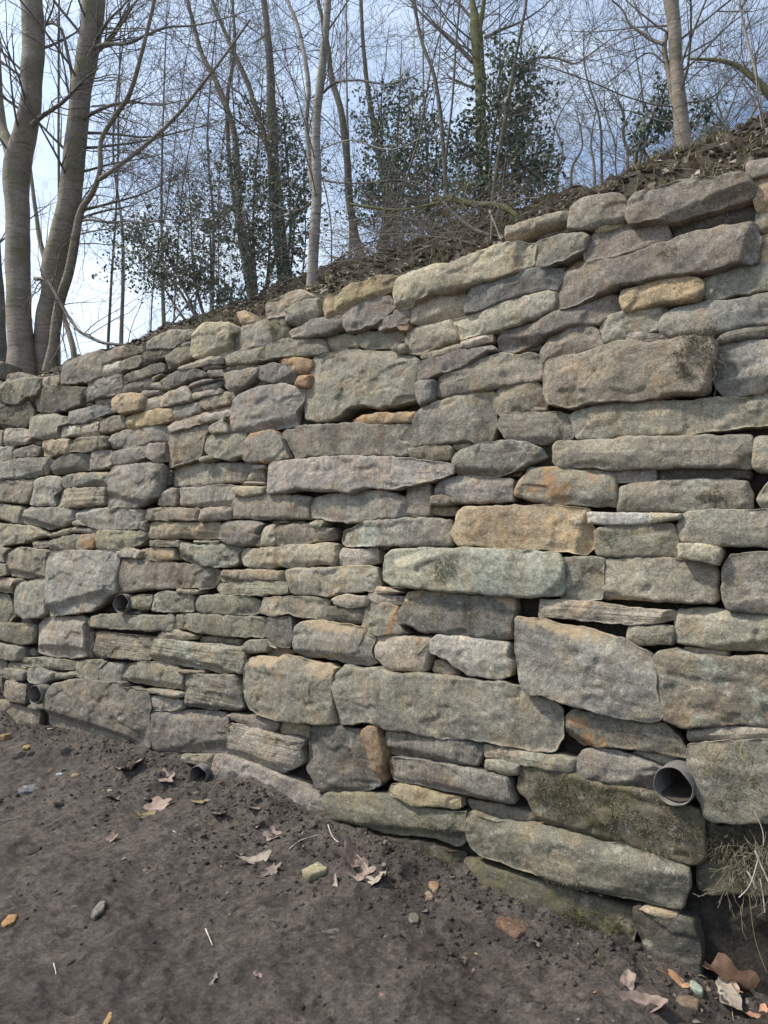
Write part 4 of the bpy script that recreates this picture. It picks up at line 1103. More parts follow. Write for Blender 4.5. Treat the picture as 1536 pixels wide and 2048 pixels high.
tree('sapling', 'thin twin stem leaning left before the mossy trunk', 'tree',
     [[(898,450,9),(890,350,9),(882,240,9),(868,150,8),(843,80,7),(828,0,6)], [(890,330,6),(905,200,5),(912,90,5),(920,0,4)]], 2.4, M_darkbark, 14, (0.6, 1.5), 5, seed=18)
tree('beech_tree', 'stout pale trunk standing on top of the bank at the right', 'tree',
     [[(1366,318,36),(1366,290,33),(1362,240,29),(1357,180,27),(1352,120,26),(1348,60,27),(1343,0,27)],
      [(1362,262,10),(1348,210,11),(1338,150,12),(1328,95,10),(1338,50,8),(1330,0,8)]], 2.2, M_beech, 14, (0.8, 1.9), 4.5, seed=19, fmin=0.35,
     kids=[[(1328,92,8),(1290,70,8),(1262,50,7),(1250,20,6),(1225,0,6)], [(1345,150,5),(1390,120,5),(1440,70,5),(1500,15,4)], [(1362,212,4),(1420,205,4),(1470,160,4),(1530,100,4)], [(1340,240,3),(1280,225,3),(1220,224,3),(1170,230,2)],
           [(1328,130,4),(1290,112,4),(1220,160,3),(1180,200,2)]])
tree('sapling', 'thin pale stem near the right edge above the corner stones', 'tree',
     [[(1534,300,9),(1522,230,7),(1512,150,6),(1494,80,6),(1478,0,5)]], 1.3, M_birch, 8, (0.4, 1.0), 5, seed=20)
tree('bare_tree', 'mossy limb arching in over the bank from the right edge', 'tree',
     [[(1580,300,22),(1560,230,18),(1536,185,15),(1500,150,12),(1470,130,9),(1430,120,7),(1380,118,4)]], 2.6, M_mossbark, 12, (0.6, 1.3), 6, seed=21, extend=0)
# thin poles and saplings
r0 = random.Random(5)
spots = [(215,700,2.6),(300,690,4.0),(345,680,3.2),(440,630,4.2),(600,590,3.6),(662,540,2.2),(795,500,2.0),(842,490,3.2),
         (1064,420,4.4),(1205,385,3.4),(1240,378,2.3),(1275,362,2.6),(1292,350,4.2),(1420,300,3.3),(1452,290,2.7)]
where = ['standing over the left end of the coping', 'seen just left of the holly bush', 'rising out of the spreading holly bush', 'left of the ivy clad trunks', 'between the ivy clad trunk and the birch', 'close right of the birch',
         'nearest, in front of the dense holly', 'behind the dense holly', 'just right of the tall holly', 'alone on the sloping skyline right of the tall holly', 'second on the sloping skyline', 'leaning by the thin straggling holly', 'behind the thin straggling holly', 'close right of the stout pale trunk', 'between the stout pale trunk and the right edge']
for i, (px, py, s_) in enumerate(spots):
    lean = r0.uniform(-110, 110); w = r0.uniform(3.0, 6.5)
    topy = 0 if px < 1060 else r0.choice([60, 120, 180, 220])
    st = [(px, py+12, w), (px+lean*.10+r0.uniform(-9, 9), py*.8+topy*.2, w*.9), (px+lean*.3+r0.uniform(-12, 12), py*.55+topy*.45, w*.8), (px+lean*.65+r0.uniform(-12, 12), py*.25+topy*.75, w*.6), (px+lean, topy, w*.4)]
    tree('sapling', 'slim bare sapling %s' % where[i], 'tree', [st], s_, M_darkbark, 13, (0.6, 1.5), 5, seed=40+i, fmin=0.2, group='slim bare saplings on the bank', stop=2, extend=0.8)
# bare trees farther off, fine as smoke at this distance
for i, (px, py, s_) in enumerate([(240,690,7),(330,680,8),(420,650,9),(700,540,8),(860,480,8.5),(1110,415,8),(1150,400,9),(1190,395,7.5),(1250,380,8),(1430,310,8),(1500,280,7)]):
    w = 9; topy = 0 if px < 1000 else 240 - (px-1000)*0.15
    tree('distant_tree', 'small distant tree beyond the bank, ' + ['between the leaning trunk and the holly bush', 'behind the left part of the holly bush', 'behind the ivy clad trunks', 'between the bent brown trunk and the short dark one', 'behind the mossy forked trunk', 'nearest the right side of the tall holly', 'second right of the tall holly', 'above the rounded grey coping stone', 'half way down the sloping skyline', 'behind and right of the stout pale trunk', 'near the right edge of the picture'][i], 'tree',
         [[(px, py+60, w), (px+r0.uniform(-8, 8), py*.7+topy*.3, 6), (px+r0.uniform(-15, 15), py*.4+topy*.6, 4), (px+r0.uniform(-20, 20), topy, 2)]], s_, M_branch, 14, (1.0, 2.2), 4.0, seed=80+i, fmin=0.15, group='bare trees beyond the bank', extend=1.0)

# holly and ivy
def clump(px, py, rpx, rpy, s, wt):
    p = behind(px, py, s); k = p.y/FPX
    return (tuple(p), (rpx*k*1.35, rpx*k*1.1, rpy*k*1.3), wt)
def bush(label, base, s, cl, n, size, seed, stems, name='holly_bush', cat='shrub'):
    P, _ = world_path([(base[0], base[1], 2)], s); org = P[0]
    root = bpy.data.objects.new(name, None); COL.objects.link(root); root.location = org; root['label'] = label; root['category'] = cat
    T = Tubes(); r = random.Random(seed)
    cs = [clump(*c[:4], s + c[4], c[5]) for c in cl]
    for c in cs:
        a = org + np.array([0, 0, -0.25]); b = np.array(c[0]); mid = (a+b)/2 + np.array([r.gauss(0, .1), r.gauss(0, .1), -.05])
        SP, SR = smooth_path([a, mid, b, b + (b-mid)*0.5], [0.022, 0.014, 0.007, 0.003], 4); T.add(SP, SR, 5)
        for q in range(stems):
            i = r.randrange(4, len(SP)-2); grow(T, r, SP[i], [r.gauss(0, 1), r.gauss(0, 1), r.gauss(0.4, .6)], max(c[1])*1.1, 0.006, 1, 5, stop=2)
    new_obj('stem', T.mesh('stem', org), M_darkbark, root)
    leaves('foliage', cs, n, size, M_holly, root, org, seed)
bush('spreading dark green holly bush low down at the left, behind the coping', (430,650), 1.9,
     [(330,500,95,55,0,5),(400,560,80,45,.3,4),(270,470,50,30,.1,1.6),(420,450,60,45,.4,2.5),(380,400,60,40,.5,1.3),(460,600,45,30,.2,1.5),(310,545,90,30,.1,2)], 6500, 0.036, 3, 5)
bush('tall dark holly between the ivy clad trunks', (520,610), 2.3,
     [(500,470,65,80,0,4),(540,370,60,80,0,3.5),(570,280,45,60,.2,1.8),(470,350,55,60,.3,1.8),(590,440,45,70,0,2.4),(520,240,40,50,.2,1.0),(560,540,50,50,0,2),(620,350,40,60,.3,0.8)], 6800, 0.036, 4, 9)
bush('dense dark holly behind the tangle of brushwood', (800,500), 2.6,
     [(790,330,60,80,0,4),(760,240,45,60,.2,2),(840,260,50,60,.1,2.2),(820,400,70,60,0,4),(740,400,45,60,0,2),(870,340,35,60,.2,1.4),(890,420,60,35,.2,1.6),(800,180,40,30,.2,.6)], 7500, 0.034, 7, 4)
bush('tall holly with scattered leaves around the mossy forked trunk', (1020,420), 2.4,
     [(1030,290,55,90,0,4),(1000,190,60,60,0,2),(1050,200,45,60,.2,1.3),(1060,340,55,50,0,3),(960,300,40,90,.2,2.2),(1040,130,40,35,.1,.8),(1000,90,30,40,.2,.35),(980,380,70,40,.1,3),(920,300,35,60,.2,1.1)], 6600, 0.036, 8, 8)
bush('thin straggling holly left of the stout pale trunk', (1312,340), 2.3,
     [(1300,255,35,35,0,2),(1330,230,28,35,.1,1.6),(1280,290,25,25,.1,1),(1400,235,30,30,.1,1),(1410,285,30,14,.1,.6),(1320,200,22,22,0,.5)], 900, 0.034, 9, 3)

# ------------------------------------------------------------------ brushwood, litter, grass on the bank
T = Tubes(); r = random.Random(77)
for i in range(210):
    px = r.gauss(850, 95); px = min(max(px, 640), 1080)
    p = behind(px, 500, r.uniform(0.5, 1.9)); u, s = us(p)
    b = hill_pt(u, s, r.uniform(-0.02, 0.16)); a = r.random()*2*math.pi
    d = np.array([math.cos(a), math.sin(a), r.uniform(-0.15, 0.75)])
    grow(T, r, np.array(b), d, r.uniform(0.25, 0.85), r.uniform(0.002, 0.006), 1, 6, droop=0.07, up=0.0)
new_obj('brushwood', T.mesh('brushwood'), M_brush, label='tangle of thin dead twigs lying on the bank above the long pale coping stone', cat='brushwood', kind='stuff')
# twigs and bramble shoots along the rest of the bank
T = Tubes()
for i in range(300):
    px = r.uniform(430, 1560); p = behind(px, 450, r.uniform(0.45, 2.3)); u, s = us(p); b = hill_pt(u, s)
    a = r.random()*2*math.pi
    grow(T, r, np.array(b), [math.cos(a), math.sin(a), r.uniform(0.0, 0.9)], r.uniform(0.12, 0.4), 0.0022, 1, 7, droop=0.08, up=0)
new_obj('bramble_shoots', T.mesh('bramble_shoots'), M_brush, label='thin brown shoots and twigs scattered along the whole bank', cat='undergrowth', kind='stuff')
# the fallen mossy limb
T = Tubes(); P, R = world_path([(868,402,7),(900,396,9),(940,408,10),(980,410,11),(1010,416,11),(1030,430,8),(1038,446,5)], 1.05); SP, SR = smooth_path(P, R, 5)
o = SP[0].copy(); T.add(SP, SR*1.2*(1+0.15*rng.random(len(SR))), 9)
for i in range(3, len(SP)-3, 2): grow(T, r, SP[i], [r.gauss(0, 1), r.gauss(0, 1), -0.3], 0.5, 0.006, 1, 5, droop=0.05)
lb = bpy.data.objects.new('fallen_branch', None); COL.objects.link(lb); lb.location = o
lb['label'] = 'moss covered fallen branch lying across the bank above the pale coping stone'; lb['category'] = 'branch'
new_obj('limb', T.mesh('limb', o), M_mossbark, lb)
def pole(px, s, label, bark, name='fallen_branch', cat='branch', twigs=5):
    P, R = world_path(px, s); SP, SR = smooth_path(P, R, 4); o = SP[0].copy(); T = Tubes(); T.add(SP, SR, 6)
    for i in range(twigs):
        k = r.randrange(2, len(SP)-1); grow(T, r, SP[k], [r.gauss(0, 1), r.gauss(0, 1), r.gauss(0, .7)], 0.4, 0.003, 1, 4)
    new_obj(name, T.mesh(name, o), bark, loc=o, label=label, cat=cat)
pole([(870,385,5),(905,425,7),(950,460,8),(1005,478,9),(1030,486,8)], 0.85, 'dark bent branch slanting down to the left end of the brown top slab', M_darkbark)
pole([(640,300,3),(700,280,3),(780,300,3),(850,272,3)], 0.9, 'pale arching twig crossing in front of the dense holly', M_birch, twigs=4)
pole([(700,408,5),(790,420,6),(850,412,6),(905,398,6)], 0.95, 'greenish straight branch lying level above the brushwood', M_mossbark, twigs=6)
pole([(978,420,3),(990,450,3),(1002,478,2.5)], 0.55, 'short bare pale stick beside the brown top slab', M_twig, twigs=1)

def litter(name, n, gen, size, mat, label, cat, parent=None, seed=1):
    rr = np.random.default_rng(seed); C = gen(rr, n); m = len(C)
    A = rr.normal(size=(m, 3)); A[:, 2] *= 0.35; A /= np.linalg.norm(A, axis=1)[:, None]
    B = np.cross(A, np.array([0, 0, 1.0]) + rr.normal(size=(m, 3))*0.35); B /= np.linalg.norm(B, axis=1)[:, None]
    Cn = np.cross(A, B); L_ = size*(0.5+rr.random((m, 1))); W_ = L_*(0.3+0.25*rr.random((m, 1)))
    V = np.stack([C-A*L_*.5, C-A*L_*.1+B*W_+Cn*W_*.4, C+A*L_*.5+Cn*W_*.3, C-A*L_*.1-B*W_+Cn*W_*.4], 1).reshape(-1, 3)
    i = np.arange(m)*4
    return new_obj(name, mesh(name, V, np.concatenate([np.stack([i, i+1, i+2], 1), np.stack([i, i+2, i+3], 1)]), False), mat, label=label, cat=cat, kind='stuff')
def gen_bank(rr, n):
    u = rr.uniform(-6.5, 2.4, n); s = 0.3 + 2.4*rr.random(n)**0.9
    z = hill_z(u, s) + 0.008
    return np.stack([O.x+RV.x*u+NIN.x*s, O.y+RV.y*u+NIN.y*s, z], 1)
litter('leaf_litter', 24000, gen_bank, 0.040, M_litter, 'brown dead leaves covering the bank behind the wall', 'leaf litter', seed=4)
def blades(name, n, gen, h, mat, parent=None, seed=1, label=None, cat=None, lean=0.6, w=0.0022, normal=None):
    rr = np.random.default_rng(seed); C = gen(rr, n); m = len(C)
    D = rr.normal(size=(m, 3))*lean; D += np.array([0, 0, 1.0]) if normal is None else np.array(normal)
    D /= np.linalg.norm(D, axis=1)[:, None]
    L_ = h*(0.4+rr.random((m, 1))); S_ = np.cross(D, rr.normal(size=(m, 3))); S_ /= np.linalg.norm(S_, axis=1)[:, None]
    Mx = C + D*L_*0.6; E = C + D*L_ + rr.normal(size=(m, 3))*L_*0.25
    V = np.stack([C-S_*w, C+S_*w, Mx+S_*w*.8, E, Mx-S_*w*.8], 1).reshape(-1, 3)
    i = np.arange(m)*5
    F = np.concatenate([np.stack([i, i+1, i+2], 1), np.stack([i, i+2, i+4], 1), np.stack([i+4, i+2, i+3], 1)])
    return new_obj(name, mesh(name, V, F, False), mat, parent, label=label, cat=cat, kind='stuff')
def gen_patch(px0, px1, s0, s1):
    def g(rr, n):
        ul = us(behind(px0, 450, (s0+s1)/2))[0]; uh = us(behind(px1, 450, (s0+s1)/2))[0]
        u = rr.uniform(ul, uh, n); s = rr.uniform(s0, s1, n)
        k = vn(u*4, s*4, seed=5) > -0.1; u, s = u[k], s[k]
        return np.stack([O.x+RV.x*u+NIN.x*s, O.y+RV.y*u+NIN.y*s, hill_z(u, s)], 1)
    return g
blades('grass_patch', 2600, gen_patch(1330, 1450, 0.9, 1.9), 0.05, M_moss, seed=3, label='green grass patch on the bank at the foot of the stout pale trunk', cat='grass')
blades('bank_grass', 5200, gen_patch(450, 1536, 0.30, 1.6), 0.06, M_grass, seed=6, label='sparse dry grass growing along the bank behind the coping', cat='grass', lean=0.9, w=0.0016)
blades('bank_grass', 1500, gen_patch(100, 430, 0.28, 0.9), 0.05, M_moss, seed=8, label='short green growth behind the coping at the left end of the wall', cat='grass', lean=0.9)

# ------------------------------------------------------------------ moss on the stones
def tuft_on(px, py, rx, ry, n, h, mat, name='moss', w=0.0010, proud=0.02):
    c = to_wall(px, py, 0.0); k = (MW @ c).y/FPX
    best = None; bd = 9
    for o, code, L2 in stones:                    # the stone it grows on
        d = np.linalg.norm(L2.mean(0)-np.array([c.x, c.z])); x0, x1 = L2[:, 0].min(), L2[:, 0].max(); z0, z1 = L2[:, 1].min(), L2[:, 1].max()
        if x0-.03 < c.x < x1+.03 and z0-.03 < c.z < z1+.03 and d < bd: best, bd = o, d
    if best is None: best = stones[0][0]
    me = best.data; co = np.empty(len(me.vertices)*3); me.vertices.foreach_get('co', co); co = co.reshape(-1, 3)
    lx, lz = c.x-best.location.x, c.z-best.location.z
    front = co[co[:, 1] < 0.03]
    q = ((front[:, 0]-lx)/(rx*k))**2 + ((front[:, 2]-lz)/(ry*k))**2
    f = front[q < 1.0]
    if len(f) < 4: return
    n = int(n*1.7); h = h*0.75
    def g(rr, n_):
        p = f[rr.integers(0, len(f), n_)] + rr.normal(size=(n_, 3))*0.005
        kk = fbm(p[:, 0]*12, p[:, 2]*16, seed=3, octs=2) > -0.35
        return p[kk]
    blades(name, n, g, h, mat, best, seed=int(px*7+py), lean=0.9, w=w, normal=(0, -0.6, 0.25))
for a in [(1455,500,22,16,260,.016,M_moss),(1340,515,20,10,140,.013,M_moss),(548,655,16,14,200,.016,M_moss),(462,835,14,12,200,.02,M_moss),(470,800,22,30,160,.016,M_moss),
          (1390,705,40,58,800,.035,M_drymoss,'dry_roots'),(1400,440,60,14,350,.02,M_drymoss,'dry_roots'),(20,790,38,22,500,.03,M_moss),(75,805,20,20,160,.03,M_drymoss,'dry_roots'),(90,690,10,8,60,.02,M_moss),
          (262,690,26,12,220,.018,M_moss),(1170,1600,70,45,900,.022,M_moss),(1110,1590,45,55,700,.022,M_drymoss,'dry_roots'),(1300,1650,90,60,1500,.022,M_drymoss,'dry_roots'),(1370,1660,35,50,700,.022,M_moss),
          (1470,1560,60,70,500,.018,M_moss),(1480,1700,75,60,2600,.05,M_drymoss,'dry_roots'),(1450,1690,45,35,700,.04,M_moss),(1480,1830,70,40,900,.03,M_moss),(905,1140,30,28,400,.016,M_moss),(1425,1000,35,18,240,.016,M_moss),
          (1000,1500,20,6,60,.02,M_drymoss),(1180,1850,60,25,700,.03,M_moss),(560,1300,30,20,80,.01,M_moss),(370,1062,14,12,120,.012,M_moss),(125,780,30,14,200,.03,M_moss),(1240,1080,40,18,200,.01,M_moss),
          (870,1640,50,16,260,.014,M_drymoss),(1145,1770,60,22,300,.016,M_drymoss)]:
    tuft_on(*a)

# ------------------------------------------------------------------ things lying on the mud
def on_ground(px, py, dz=0.0):
    d = ray(px, py); c = Vector((0, 0, CAM_H)); t = 0.5
    for _ in range(400):
        p = c + d*t; u, s = us(p); s = -s
        if s < -0.02: break
        g = float(ground_z(np.array(u), np.array(s)))
        if p.z <= g + dz: break
        t += 0.01
    return p
def leaf_mesh(r, size, lobed=True, curl=0.5, long=1.0):
    n = 36; V = [(0, 0, 0)]; F = []; rings = 4
    ph = r.random()*6
    for k in range(1, rings+1):
        for i in range(n):
            a = 2*math.pi*i/n
            if lobed: rad = 0.42 + 0.34*abs(math.cos(2.5*a))**1.4 + 0.07*abs(math.sin(11*a)) + (0.15 if abs(a-math.pi) < 0.1 else 0)
            else: rad = 0.30 + 0.26*abs(math.cos(a))**2 + 0.03*math.sin(9*a)
            q = rad*k/rings
            x, y = q*math.cos(a)*long, q*math.sin(a)
            V.append((x, y, 0))
    for i in range(n): F.append((0, 1+i, 1+(i+1) % n))
    for k in range(rings-1):
        for i in range(n):
            j = (i+1) % n; F.append((1+k*n+j, 1+k*n+i, 1+(k+1)*n+i, 1+(k+1)*n+j))
    V = np.array(V)*size
    a0 = r.random()*math.pi; t = V[:, 0]*math.cos(a0) + V[:, 1]*math.sin(a0)
    V[:, 2] += curl*(t/size)**2*size*1.3 + size*0.10*fbm(V[:, 0]/size*3+ph, V[:, 1]/size*3, seed=int(ph*100), octs=3) + 0.05*np.hypot(V[:, 0], V[:, 1])*np.abs(np.sin(np.arctan2(V[:, 1], V[:, 0])*2.5))
    # curled edges draw in
    V[:, 0] *= 1 - curl*0.35*np.abs(V[:, 1])/size
    V[:, 2] += size*0.06
    return V, F
def dead_leaf(px, py, wpx, col, label, curl=0.4, lobed=True, tilt=25, rot=None, long=1.0, dz=0.0, seed=0):
    r = random.Random(int(px*3+py)+seed); p = on_ground(px, py); curl = curl*0.7; size = wpx*0.72*p.y/FPX
    V, F = leaf_mesh(r, size, lobed, curl, long)
    o = bpy.data.objects.new('dead_leaf', None); COL.objects.link(o)
    o.location = (p.x, p.y, p.z+0.004+dz); o.rotation_euler = (math.radians(r.uniform(-tilt, tilt)+10), math.radians(r.uniform(-tilt, tilt)), r.uniform(0, 6.28) if rot is None else rot)
    o['label'] = label; o['category'] = 'dead leaf'; o['group'] = 'dead leaves on the mud'
    b = new_obj('blade', mesh('blade', V, F), M_dead, o); b.color = (*col, 1)
    T = Tubes(); T.add(smooth_path([(-size*.3*long, 0, size*.08), (-size*.7*long, .05*size, size*.02), (-size*1.0*long, -.05*size, size*.05)], [size*.012, size*.014, size*.018], 3)[0], [size*.014]*7, 4)
    q = new_obj('leaf_stalk', T.mesh('leaf_stalk'), M_dead, o); q.color = (col[0]*.8, col[1]*.7, col[2]*.6, 1)
PK = (.27, .20, .165); PB = (.215, .160, .130); PW = (.29, .245, .20); OR = (.42, .23, .11); YB = (.25, .195, .10); GY = (.165, .135, .115)
for a in [(98,1462,30,PW,'pale lobed leaf lying against the wall at the far left'),
          (262,1538,58,PB,'torn grey brown lobed leaf left of the low drainage pipe'),
          (331,1560,36,PK,'curled pink brown leaf between the torn leaf and the low pipe', .8),
          (392,1584,30,PW,'rolled pale leaf at the mouth of the low drainage pipe', 1.0, False, 20, 0.8, 1.6),
          (318,1616,50,PK,'flat pinkish leaf with a stalk, largest at the left'),
          (286,1634,34,YB,'narrow folded leaf beside the flat pinkish leaf', .6, False, 20, 0.5, 1.7),
          (432,1632,44,GY,'crumpled grey brown leaf right of the flat pinkish leaf', .6),
          (503,1622,54,PB,'cupped pink brown leaf under the mossy base block', .7, False),
          (520,1655,34,PB,'thin upturned leaf below the cupped leaf', .9, False, 40),
          (545,1674,34,PK,'torn curled leaf beneath the cupped leaf', .6),
          (704,1722,76,PK,'big reddish lobed leaf just right of the yellow block', .5),
          (672,1772,32,PW,'pale rolled leaf standing below the big reddish leaf', 1.0, False, 50, 1.5, 1.8),
          (715,1744,60,PB,'brown lobed leaf overlapping the big reddish leaf', .7),
          (756,1762,52,PW,'crinkled cream leaf at the end of the bent twig', .6),
          (300,1600,24,GY,'small dull leaf above the flat pinkish leaf', .6),
          (226,1600,26,GY,'small dark leaf fragment left of the flat pinkish leaf', .5),
          (474,1712,34,GY,'small upright grey leaf above the narrow straw leaf', .9, False, 40),
          (505,1725,42,PW,'narrow straw coloured leaf lying level', .8, False, 10, 0.1, 2.2),
          (446,1735,20,YB,'tiny ochre leaf left of the narrow straw leaf', .3, False),
          (540,1745,44,GY,'flattened dark brown leaf left of the yellow block', .4),
          (225,1680,24,PB,'small crumpled leaf in the open mud on the left', .8),
          (400,1606,26,YB,'flat greenish yellow leaf below the low drainage pipe', .2, False, 8, 0.1, 1.8),
          (118,1614,24,GY,'dead grassy leaf scrap near the dark triangular stone', .8),
          (517,1952,28,PK,'small folded pink leaf in the foreground mud', .9, False, 30, 0.2),
          (425,1966,40,GY,'dark brown curled leaf in the foreground', .5, False),
          (1252,1980,58,PK,'upright folded pink leaf in the right foreground', .9, False, 55, 1.2, 1.4),
          (1292,2012,76,PB,'long drooping pink brown leaf in the right foreground', .8, False, 25, -0.5, 1.5),
          (1452,1965,105,(.36,.215,.135),'large orange brown leaf at the foot of the mossy corner', .7, True, 30, 1.4, 1.3),
          (1458,1998,88,PW,'tan leaf lying on top of the large orange brown leaf', .5, False, 20, 1.3, 1.5),
          (1512,2030,66,(.38,.20,.13),'bright salmon leaf in the bottom right corner', .5, False, 15, .3),
          (1188,1988,16,OR,'small bright orange leaf left of the upright folded leaf', .3, False),
          (1365,1970,42,(.36,.2,.11),'narrow rust brown leaf beside the light green lichen tuft', .4, False, 15, -.8, 1.8)]:
    dead_leaf(*a)

def loose_stone(px, py, w, h, col, label, tall=0.4, flat=False, rot=0.0, seed=0, name='loose_stone'):
    r = random.Random(int(px+py*3)+seed); p = on_ground(px, py + h*0.25); k = p.y/FPX
    hw, hd = w*k/2, h*k/2*(2.0 if not flat else 2.2)
    n = 4 if 'block' in label else r.choice((5, 6, 6, 7)); poly = []
    for i in range(n):
        a = 2*math.pi*i/n + r.uniform(-.3, .3); q = r.uniform(0.85, 1.2)
        poly.append((math.cos(a)*hw*q, math.sin(a)*hd*q))
    Vv, F = build_stone(np.array(poly), int(px*11+py), depth=max(hw, hd)*tall*1.2, step=max(0.004, hw/7), relief=min(1.0, hw/0.12), bulge=hw*0.05)
    V = np.stack([Vv[:, 0], Vv[:, 2], -Vv[:, 1]], 1); V[:, 2] += max(hw, hd)*tall*0.55
    o = new_obj(name, mesh(name, V, F), stone_mat([]), loc=(p.x, p.y, p.z), label=label, cat='stone')
    o.rotation_euler = (math.radians(r.uniform(-8, 8)), math.radians(r.uniform(-8, 8)), rot); o.color = (col[0]*.80, col[1]*.84, col[2]*.95, 1)
for a in [(20,1838,26,26,(.48,.28,.12),'small bright orange stone near the left edge of the mud', .5),
          (198,1812,24,30,(.27,.24,.185),'flat oval grey stone in the open mud', .25),
          (62,1574,46,22,(.17,.17,.17),'dark grey triangular stone on the mud at the left', .4),
          (626,1737,54,26,(.40,.35,.21),'pale yellow angular block beside the big reddish leaf', .55),
          (660,1866,48,26,(.19,.165,.13),'flat brown grey stone sunk in the mud, centre', .15, True),
          (1030,1842,78,46,(.23,.14,.09),'flat rusty brown stone in the mud below the base block', .2, True),
          (868,1772,22,22,(.34,.22,.12),'small ochre stone upright in the mud near the base of the wall', .8),
          (858,1790,22,16,(.30,.22,.13),'small buff chip just below the upright ochre stone', .5),
          (828,1832,24,18,(.22,.19,.13),'small olive stone in the middle of the mud', .4),
          (153,1808,20,14,(.26,.19,.12),'small brown chip left of the flat oval stone', .4),
          (66,1700,28,18,(.07,.06,.05),'dark clod like stone in the open mud at the left', .7),
          (215,2038,15,20,(.50,.30,.13),'small orange chip at the bottom edge of the picture', .5),
          (10,1470,22,16,(.36,.25,.13),'buff stone against the wall foot at the left edge', .6),
          (120,1545,18,9,(.42,.41,.38),'small white chip in the mud, upper left', .3),
          (150,1548,18,10,(.30,.23,.12),'small yellowish chip near the torn leaf', .4),
          (219,1580,14,10,(.33,.27,.19),'pale round pebble left of the curled leaf', .6),
          (53,1492,16,9,(.40,.27,.11),'orange chip nearest the wall at the far left', .4),
          (768,1728,10,8,(.3,.25,.2),'tiny pebble by the cream leaf', .6),
          (612,1865,12,7,(.42,.35,.13),'tiny yellow chip left of the flat brown grey stone', .4),
          (630,1765,16,8,(.42,.33,.2),'tiny straw coloured chip just below the yellow block', .4),
          (765,1985,13,11,(.34,.22,.15),'tiny pinkish chip in the foreground mud', .4),
          (952,1908,9,6,(.42,.34,.14),'tiny yellow chip at the right of the mud', .4),
          (928,1918,16,14,(.2,.15,.1),'small brown pebble at the right of the mud', .4),
          (1375,2000,50,20,(.25,.18,.11),'brown angular stone in the bottom right foreground', .5),
          (1392,1972,20,20,(.34,.40,.30),'pale green lichen covered chip at the foot of the corner stone', .6)]:
    loose_stone(*a)
def twig(px, w, label, mat=M_twig):
    P = [np.array(on_ground(a, b)) + np.array([0, 0, 0.006]) for a, b in px]; SP, SR = smooth_path(P, [w*.5*P[0][1]/FPX]*len(P), 5)
    SR = SR*np.linspace(1, 0.6, len(SR)); o = SP[0].copy(); T = Tubes(); T.add(SP, SR, 6)
    new_obj('twig', T.mesh('twig', o), mat, loc=o, label=label, cat='twig')
twig([(411,1861),(418,1877),(425,1894)], 3.5, 'short white stick in the open mud')
twig([(107,1930),(111,1945),(113,1963)], 2.6, 'short pale stick in the left foreground')
twig([(656,1652),(668,1680),(700,1700),(728,1728),(738,1748)], 2.6, 'long thin bent twig reaching to the cream leaf')
twig([(578,1702),(600,1684),(636,1673)], 3.0, 'thin twig left of the long bent twig')
twig([(345,1664),(368,1675),(392,1687)], 2.0, 'fine straight twig below the crumpled leaf')
twig([(484,1756),(510,1755),(534,1759)], 2.2, 'thin brown twig left of the yellow block', M_brush)
twig([(0,1645),(20,1642),(42,1637)], 2.5, 'dark twig at the left edge of the mud', M_brush)
twig([(1498,1790),(1510,1880),(1534,1950)], 2.0, 'long dry grass stalk in the bottom right corner', M_grass)
def stalk(px, w, y0, label, mat):
    P = [np.array(MW @ to_wall(a, b, y0)) for a, b in px]; SP, SR = smooth_path(P, [w*.5*P[0][1]/FPX]*len(P), 4); o = SP[0].copy(); T = Tubes(); T.add(SP, SR, 5)
    new_obj('dry_stalk', T.mesh('dry_stalk', o), mat, loc=o, label=label, cat='plant stalk')
stalk([(1490,1480),(1481,1500),(1486,1520)], 2.2, -0.06, 'pale curved root hanging on the big pale block at the right edge', M_grass)
stalk([(1508,1620),(1525,1660),(1527,1690)], 2.0, -0.07, 'dry thin stalk above the mossy corner', M_twig)
stalk([(1510,1700),(1522,1730),(1538,1765)], 4.0, -0.08, 'thick pale broken stalk in the dry moss', M_twig)
stalk([(1494,1742),(1505,1760),(1512,1777)], 4.0, -0.09, 'short pale broken stalk below the thick one', M_twig)
stalk([(1520,1757),(1526,1790),(1530,1825)], 2.6, -0.08, 'thin hanging stalk at the right edge', M_twig)
stalk([(1516,1720),(1500,1770),(1478,1795)], 2.2, -0.10, 'thin slanting stalk crossing the dry moss', M_twig)

# straggly dry roots spilling from the corner stones
T = Tubes(); r = random.Random(31)
for i in range(75):
    a, b = r.gauss(1500, 30), r.gauss(1720, 42)
    q = MW @ to_wall(a, b, r.uniform(-0.03, 0.03))
    grow(T, r, np.array(q), np.array(-NIN)*r.uniform(.2, 1) + np.array(RV)*r.gauss(0, .7) + np.array([0, 0, r.uniform(-.9, .4)]), r.uniform(0.04, 0.12), r.uniform(0.0007, 0.0014), 1, 16, droop=0.22, up=0)
for i in range(70):
    a, b = r.gauss(1420, 14), r.gauss(705, 30)
    q = MW @ to_wall(a, b, r.uniform(-0.02, 0.0))
    grow(T, r, np.array(q), np.array(-NIN)*0.5 + np.array(RV)*r.gauss(0, .7) + np.array([0, 0, r.uniform(-.9, .2)]), r.uniform(0.03, 0.09), 0.0009, 1, 12, droop=0.2, up=0)
new_obj('dry_roots', T.mesh('dry_roots'), M_drymoss, label='straggly dry roots and stems hanging from the joints at the right edge of the wall', cat='dry roots', kind='stuff')

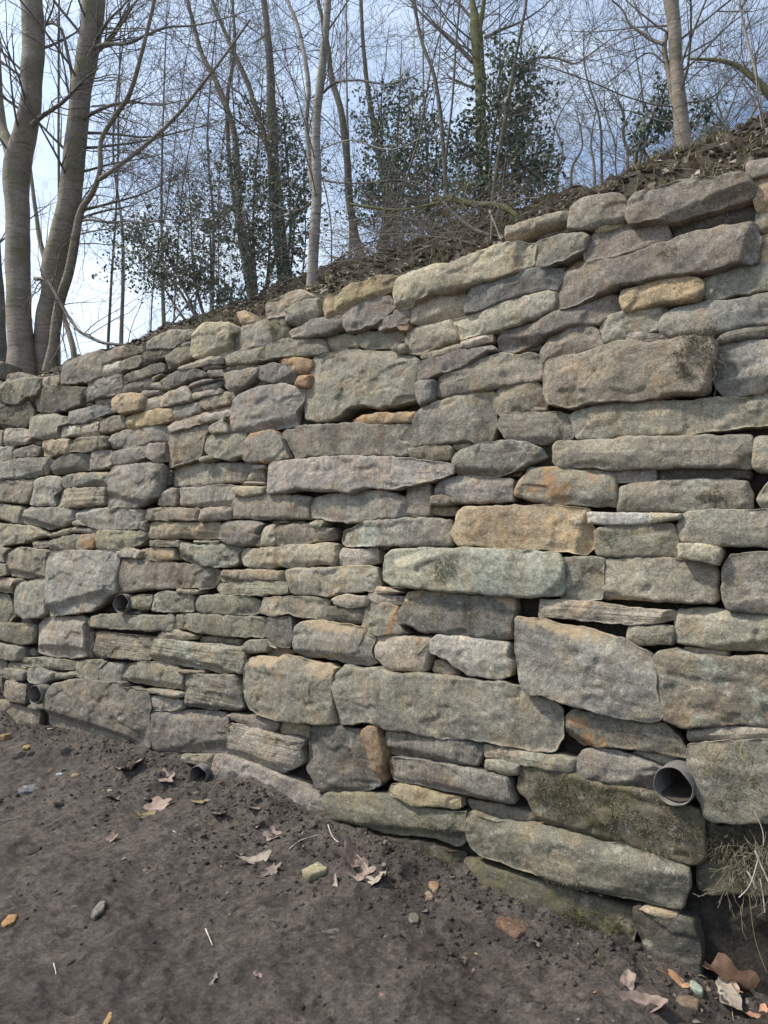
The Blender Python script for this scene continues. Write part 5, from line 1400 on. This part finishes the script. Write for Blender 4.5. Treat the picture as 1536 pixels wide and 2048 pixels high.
# clods, grit and scraps of leaf on the mud
def icos(rr, m, sizes, C):
    t = (1+5**.5)/2
    B = np.array([(-1,t,0),(1,t,0),(-1,-t,0),(1,-t,0),(0,-1,t),(0,1,t),(0,-1,-t),(0,1,-t),(t,0,-1),(t,0,1),(-t,0,-1),(-t,0,1)])/1.9
    Fb = np.array([(0,11,5),(0,5,1),(0,1,7),(0,7,10),(0,10,11),(1,5,9),(5,11,4),(11,10,2),(10,7,6),(7,1,8),(3,9,4),(3,4,2),(3,2,6),(3,6,8),(3,8,9),(4,9,5),(2,4,11),(6,2,10),(8,6,7),(9,8,1)])
    V = B[None]*(1+0.35*rr.normal(size=(m, 12, 1)))*sizes[:, None, None]*np.array([1, 1, .6]); V = V + C[:, None, :]
    F = (Fb[None] + (np.arange(m)*12)[:, None, None]).reshape(-1, 3)
    return V.reshape(-1, 3), F
def gen_mud(rr, n, smax=2.2, fall=0.8):
    u = rr.uniform(-5.2, 1.6, n); s = rr.exponential(fall, n); s = np.where(s > smax, rr.uniform(0, smax, n), s)
    k = fbm(u*3, s*3, seed=12, octs=2) > -0.25 - (s < 0.2); u, s = u[k], s[k]
    return np.stack([O.x+RV.x*u-NIN.x*s, O.y+RV.y*u-NIN.y*s, ground_z(u, s)], 1)
rr = np.random.default_rng(9)
C = gen_mud(rr, 9000, 2.2, 0.35); sz = 0.003 + 0.010*rr.random(len(C))**3.5; Vc_, Fc = icos(rr, len(C), sz, C)
new_obj('soil_clods', mesh('soil_clods', Vc_, Fc, False), M_soil, label='crumbs and clods of dark earth over the mud, thickest along the foot of the wall', cat='soil', kind='stuff')
C = gen_mud(rr, 350, 2.2, 0.9); sz = 0.002 + 0.005*rr.random(len(C))**2; Vc_, Fc = icos(rr, len(C), sz, C)
o = new_obj('grit', mesh('grit', Vc_, Fc, False), stone_mat([]), label='pale grit and tiny stones pressed into the mud', cat='grit', kind='stuff'); o.color = (.24, .2, .15, 1)
litter('leaf_scraps', 260, lambda q, n: gen_mud(q, n, 0.9, 0.28) + np.array([0, 0, .004]), 0.026, M_scrap, 'small torn scraps of brown leaf trodden into the mud near the wall', 'leaf litter', seed=14)
blades('foot_moss', 900, lambda q, n: gen_mud(q, n, .35, .08), 0.018, M_moss, seed=15, label='sparse moss and seedlings along the foot of the wall', cat='moss', lean=0.8)

# ------------------------------------------------------------------ render settings
sc.render.engine = 'CYCLES'
sc.cycles.max_bounces = 6; sc.cycles.diffuse_bounces = 4
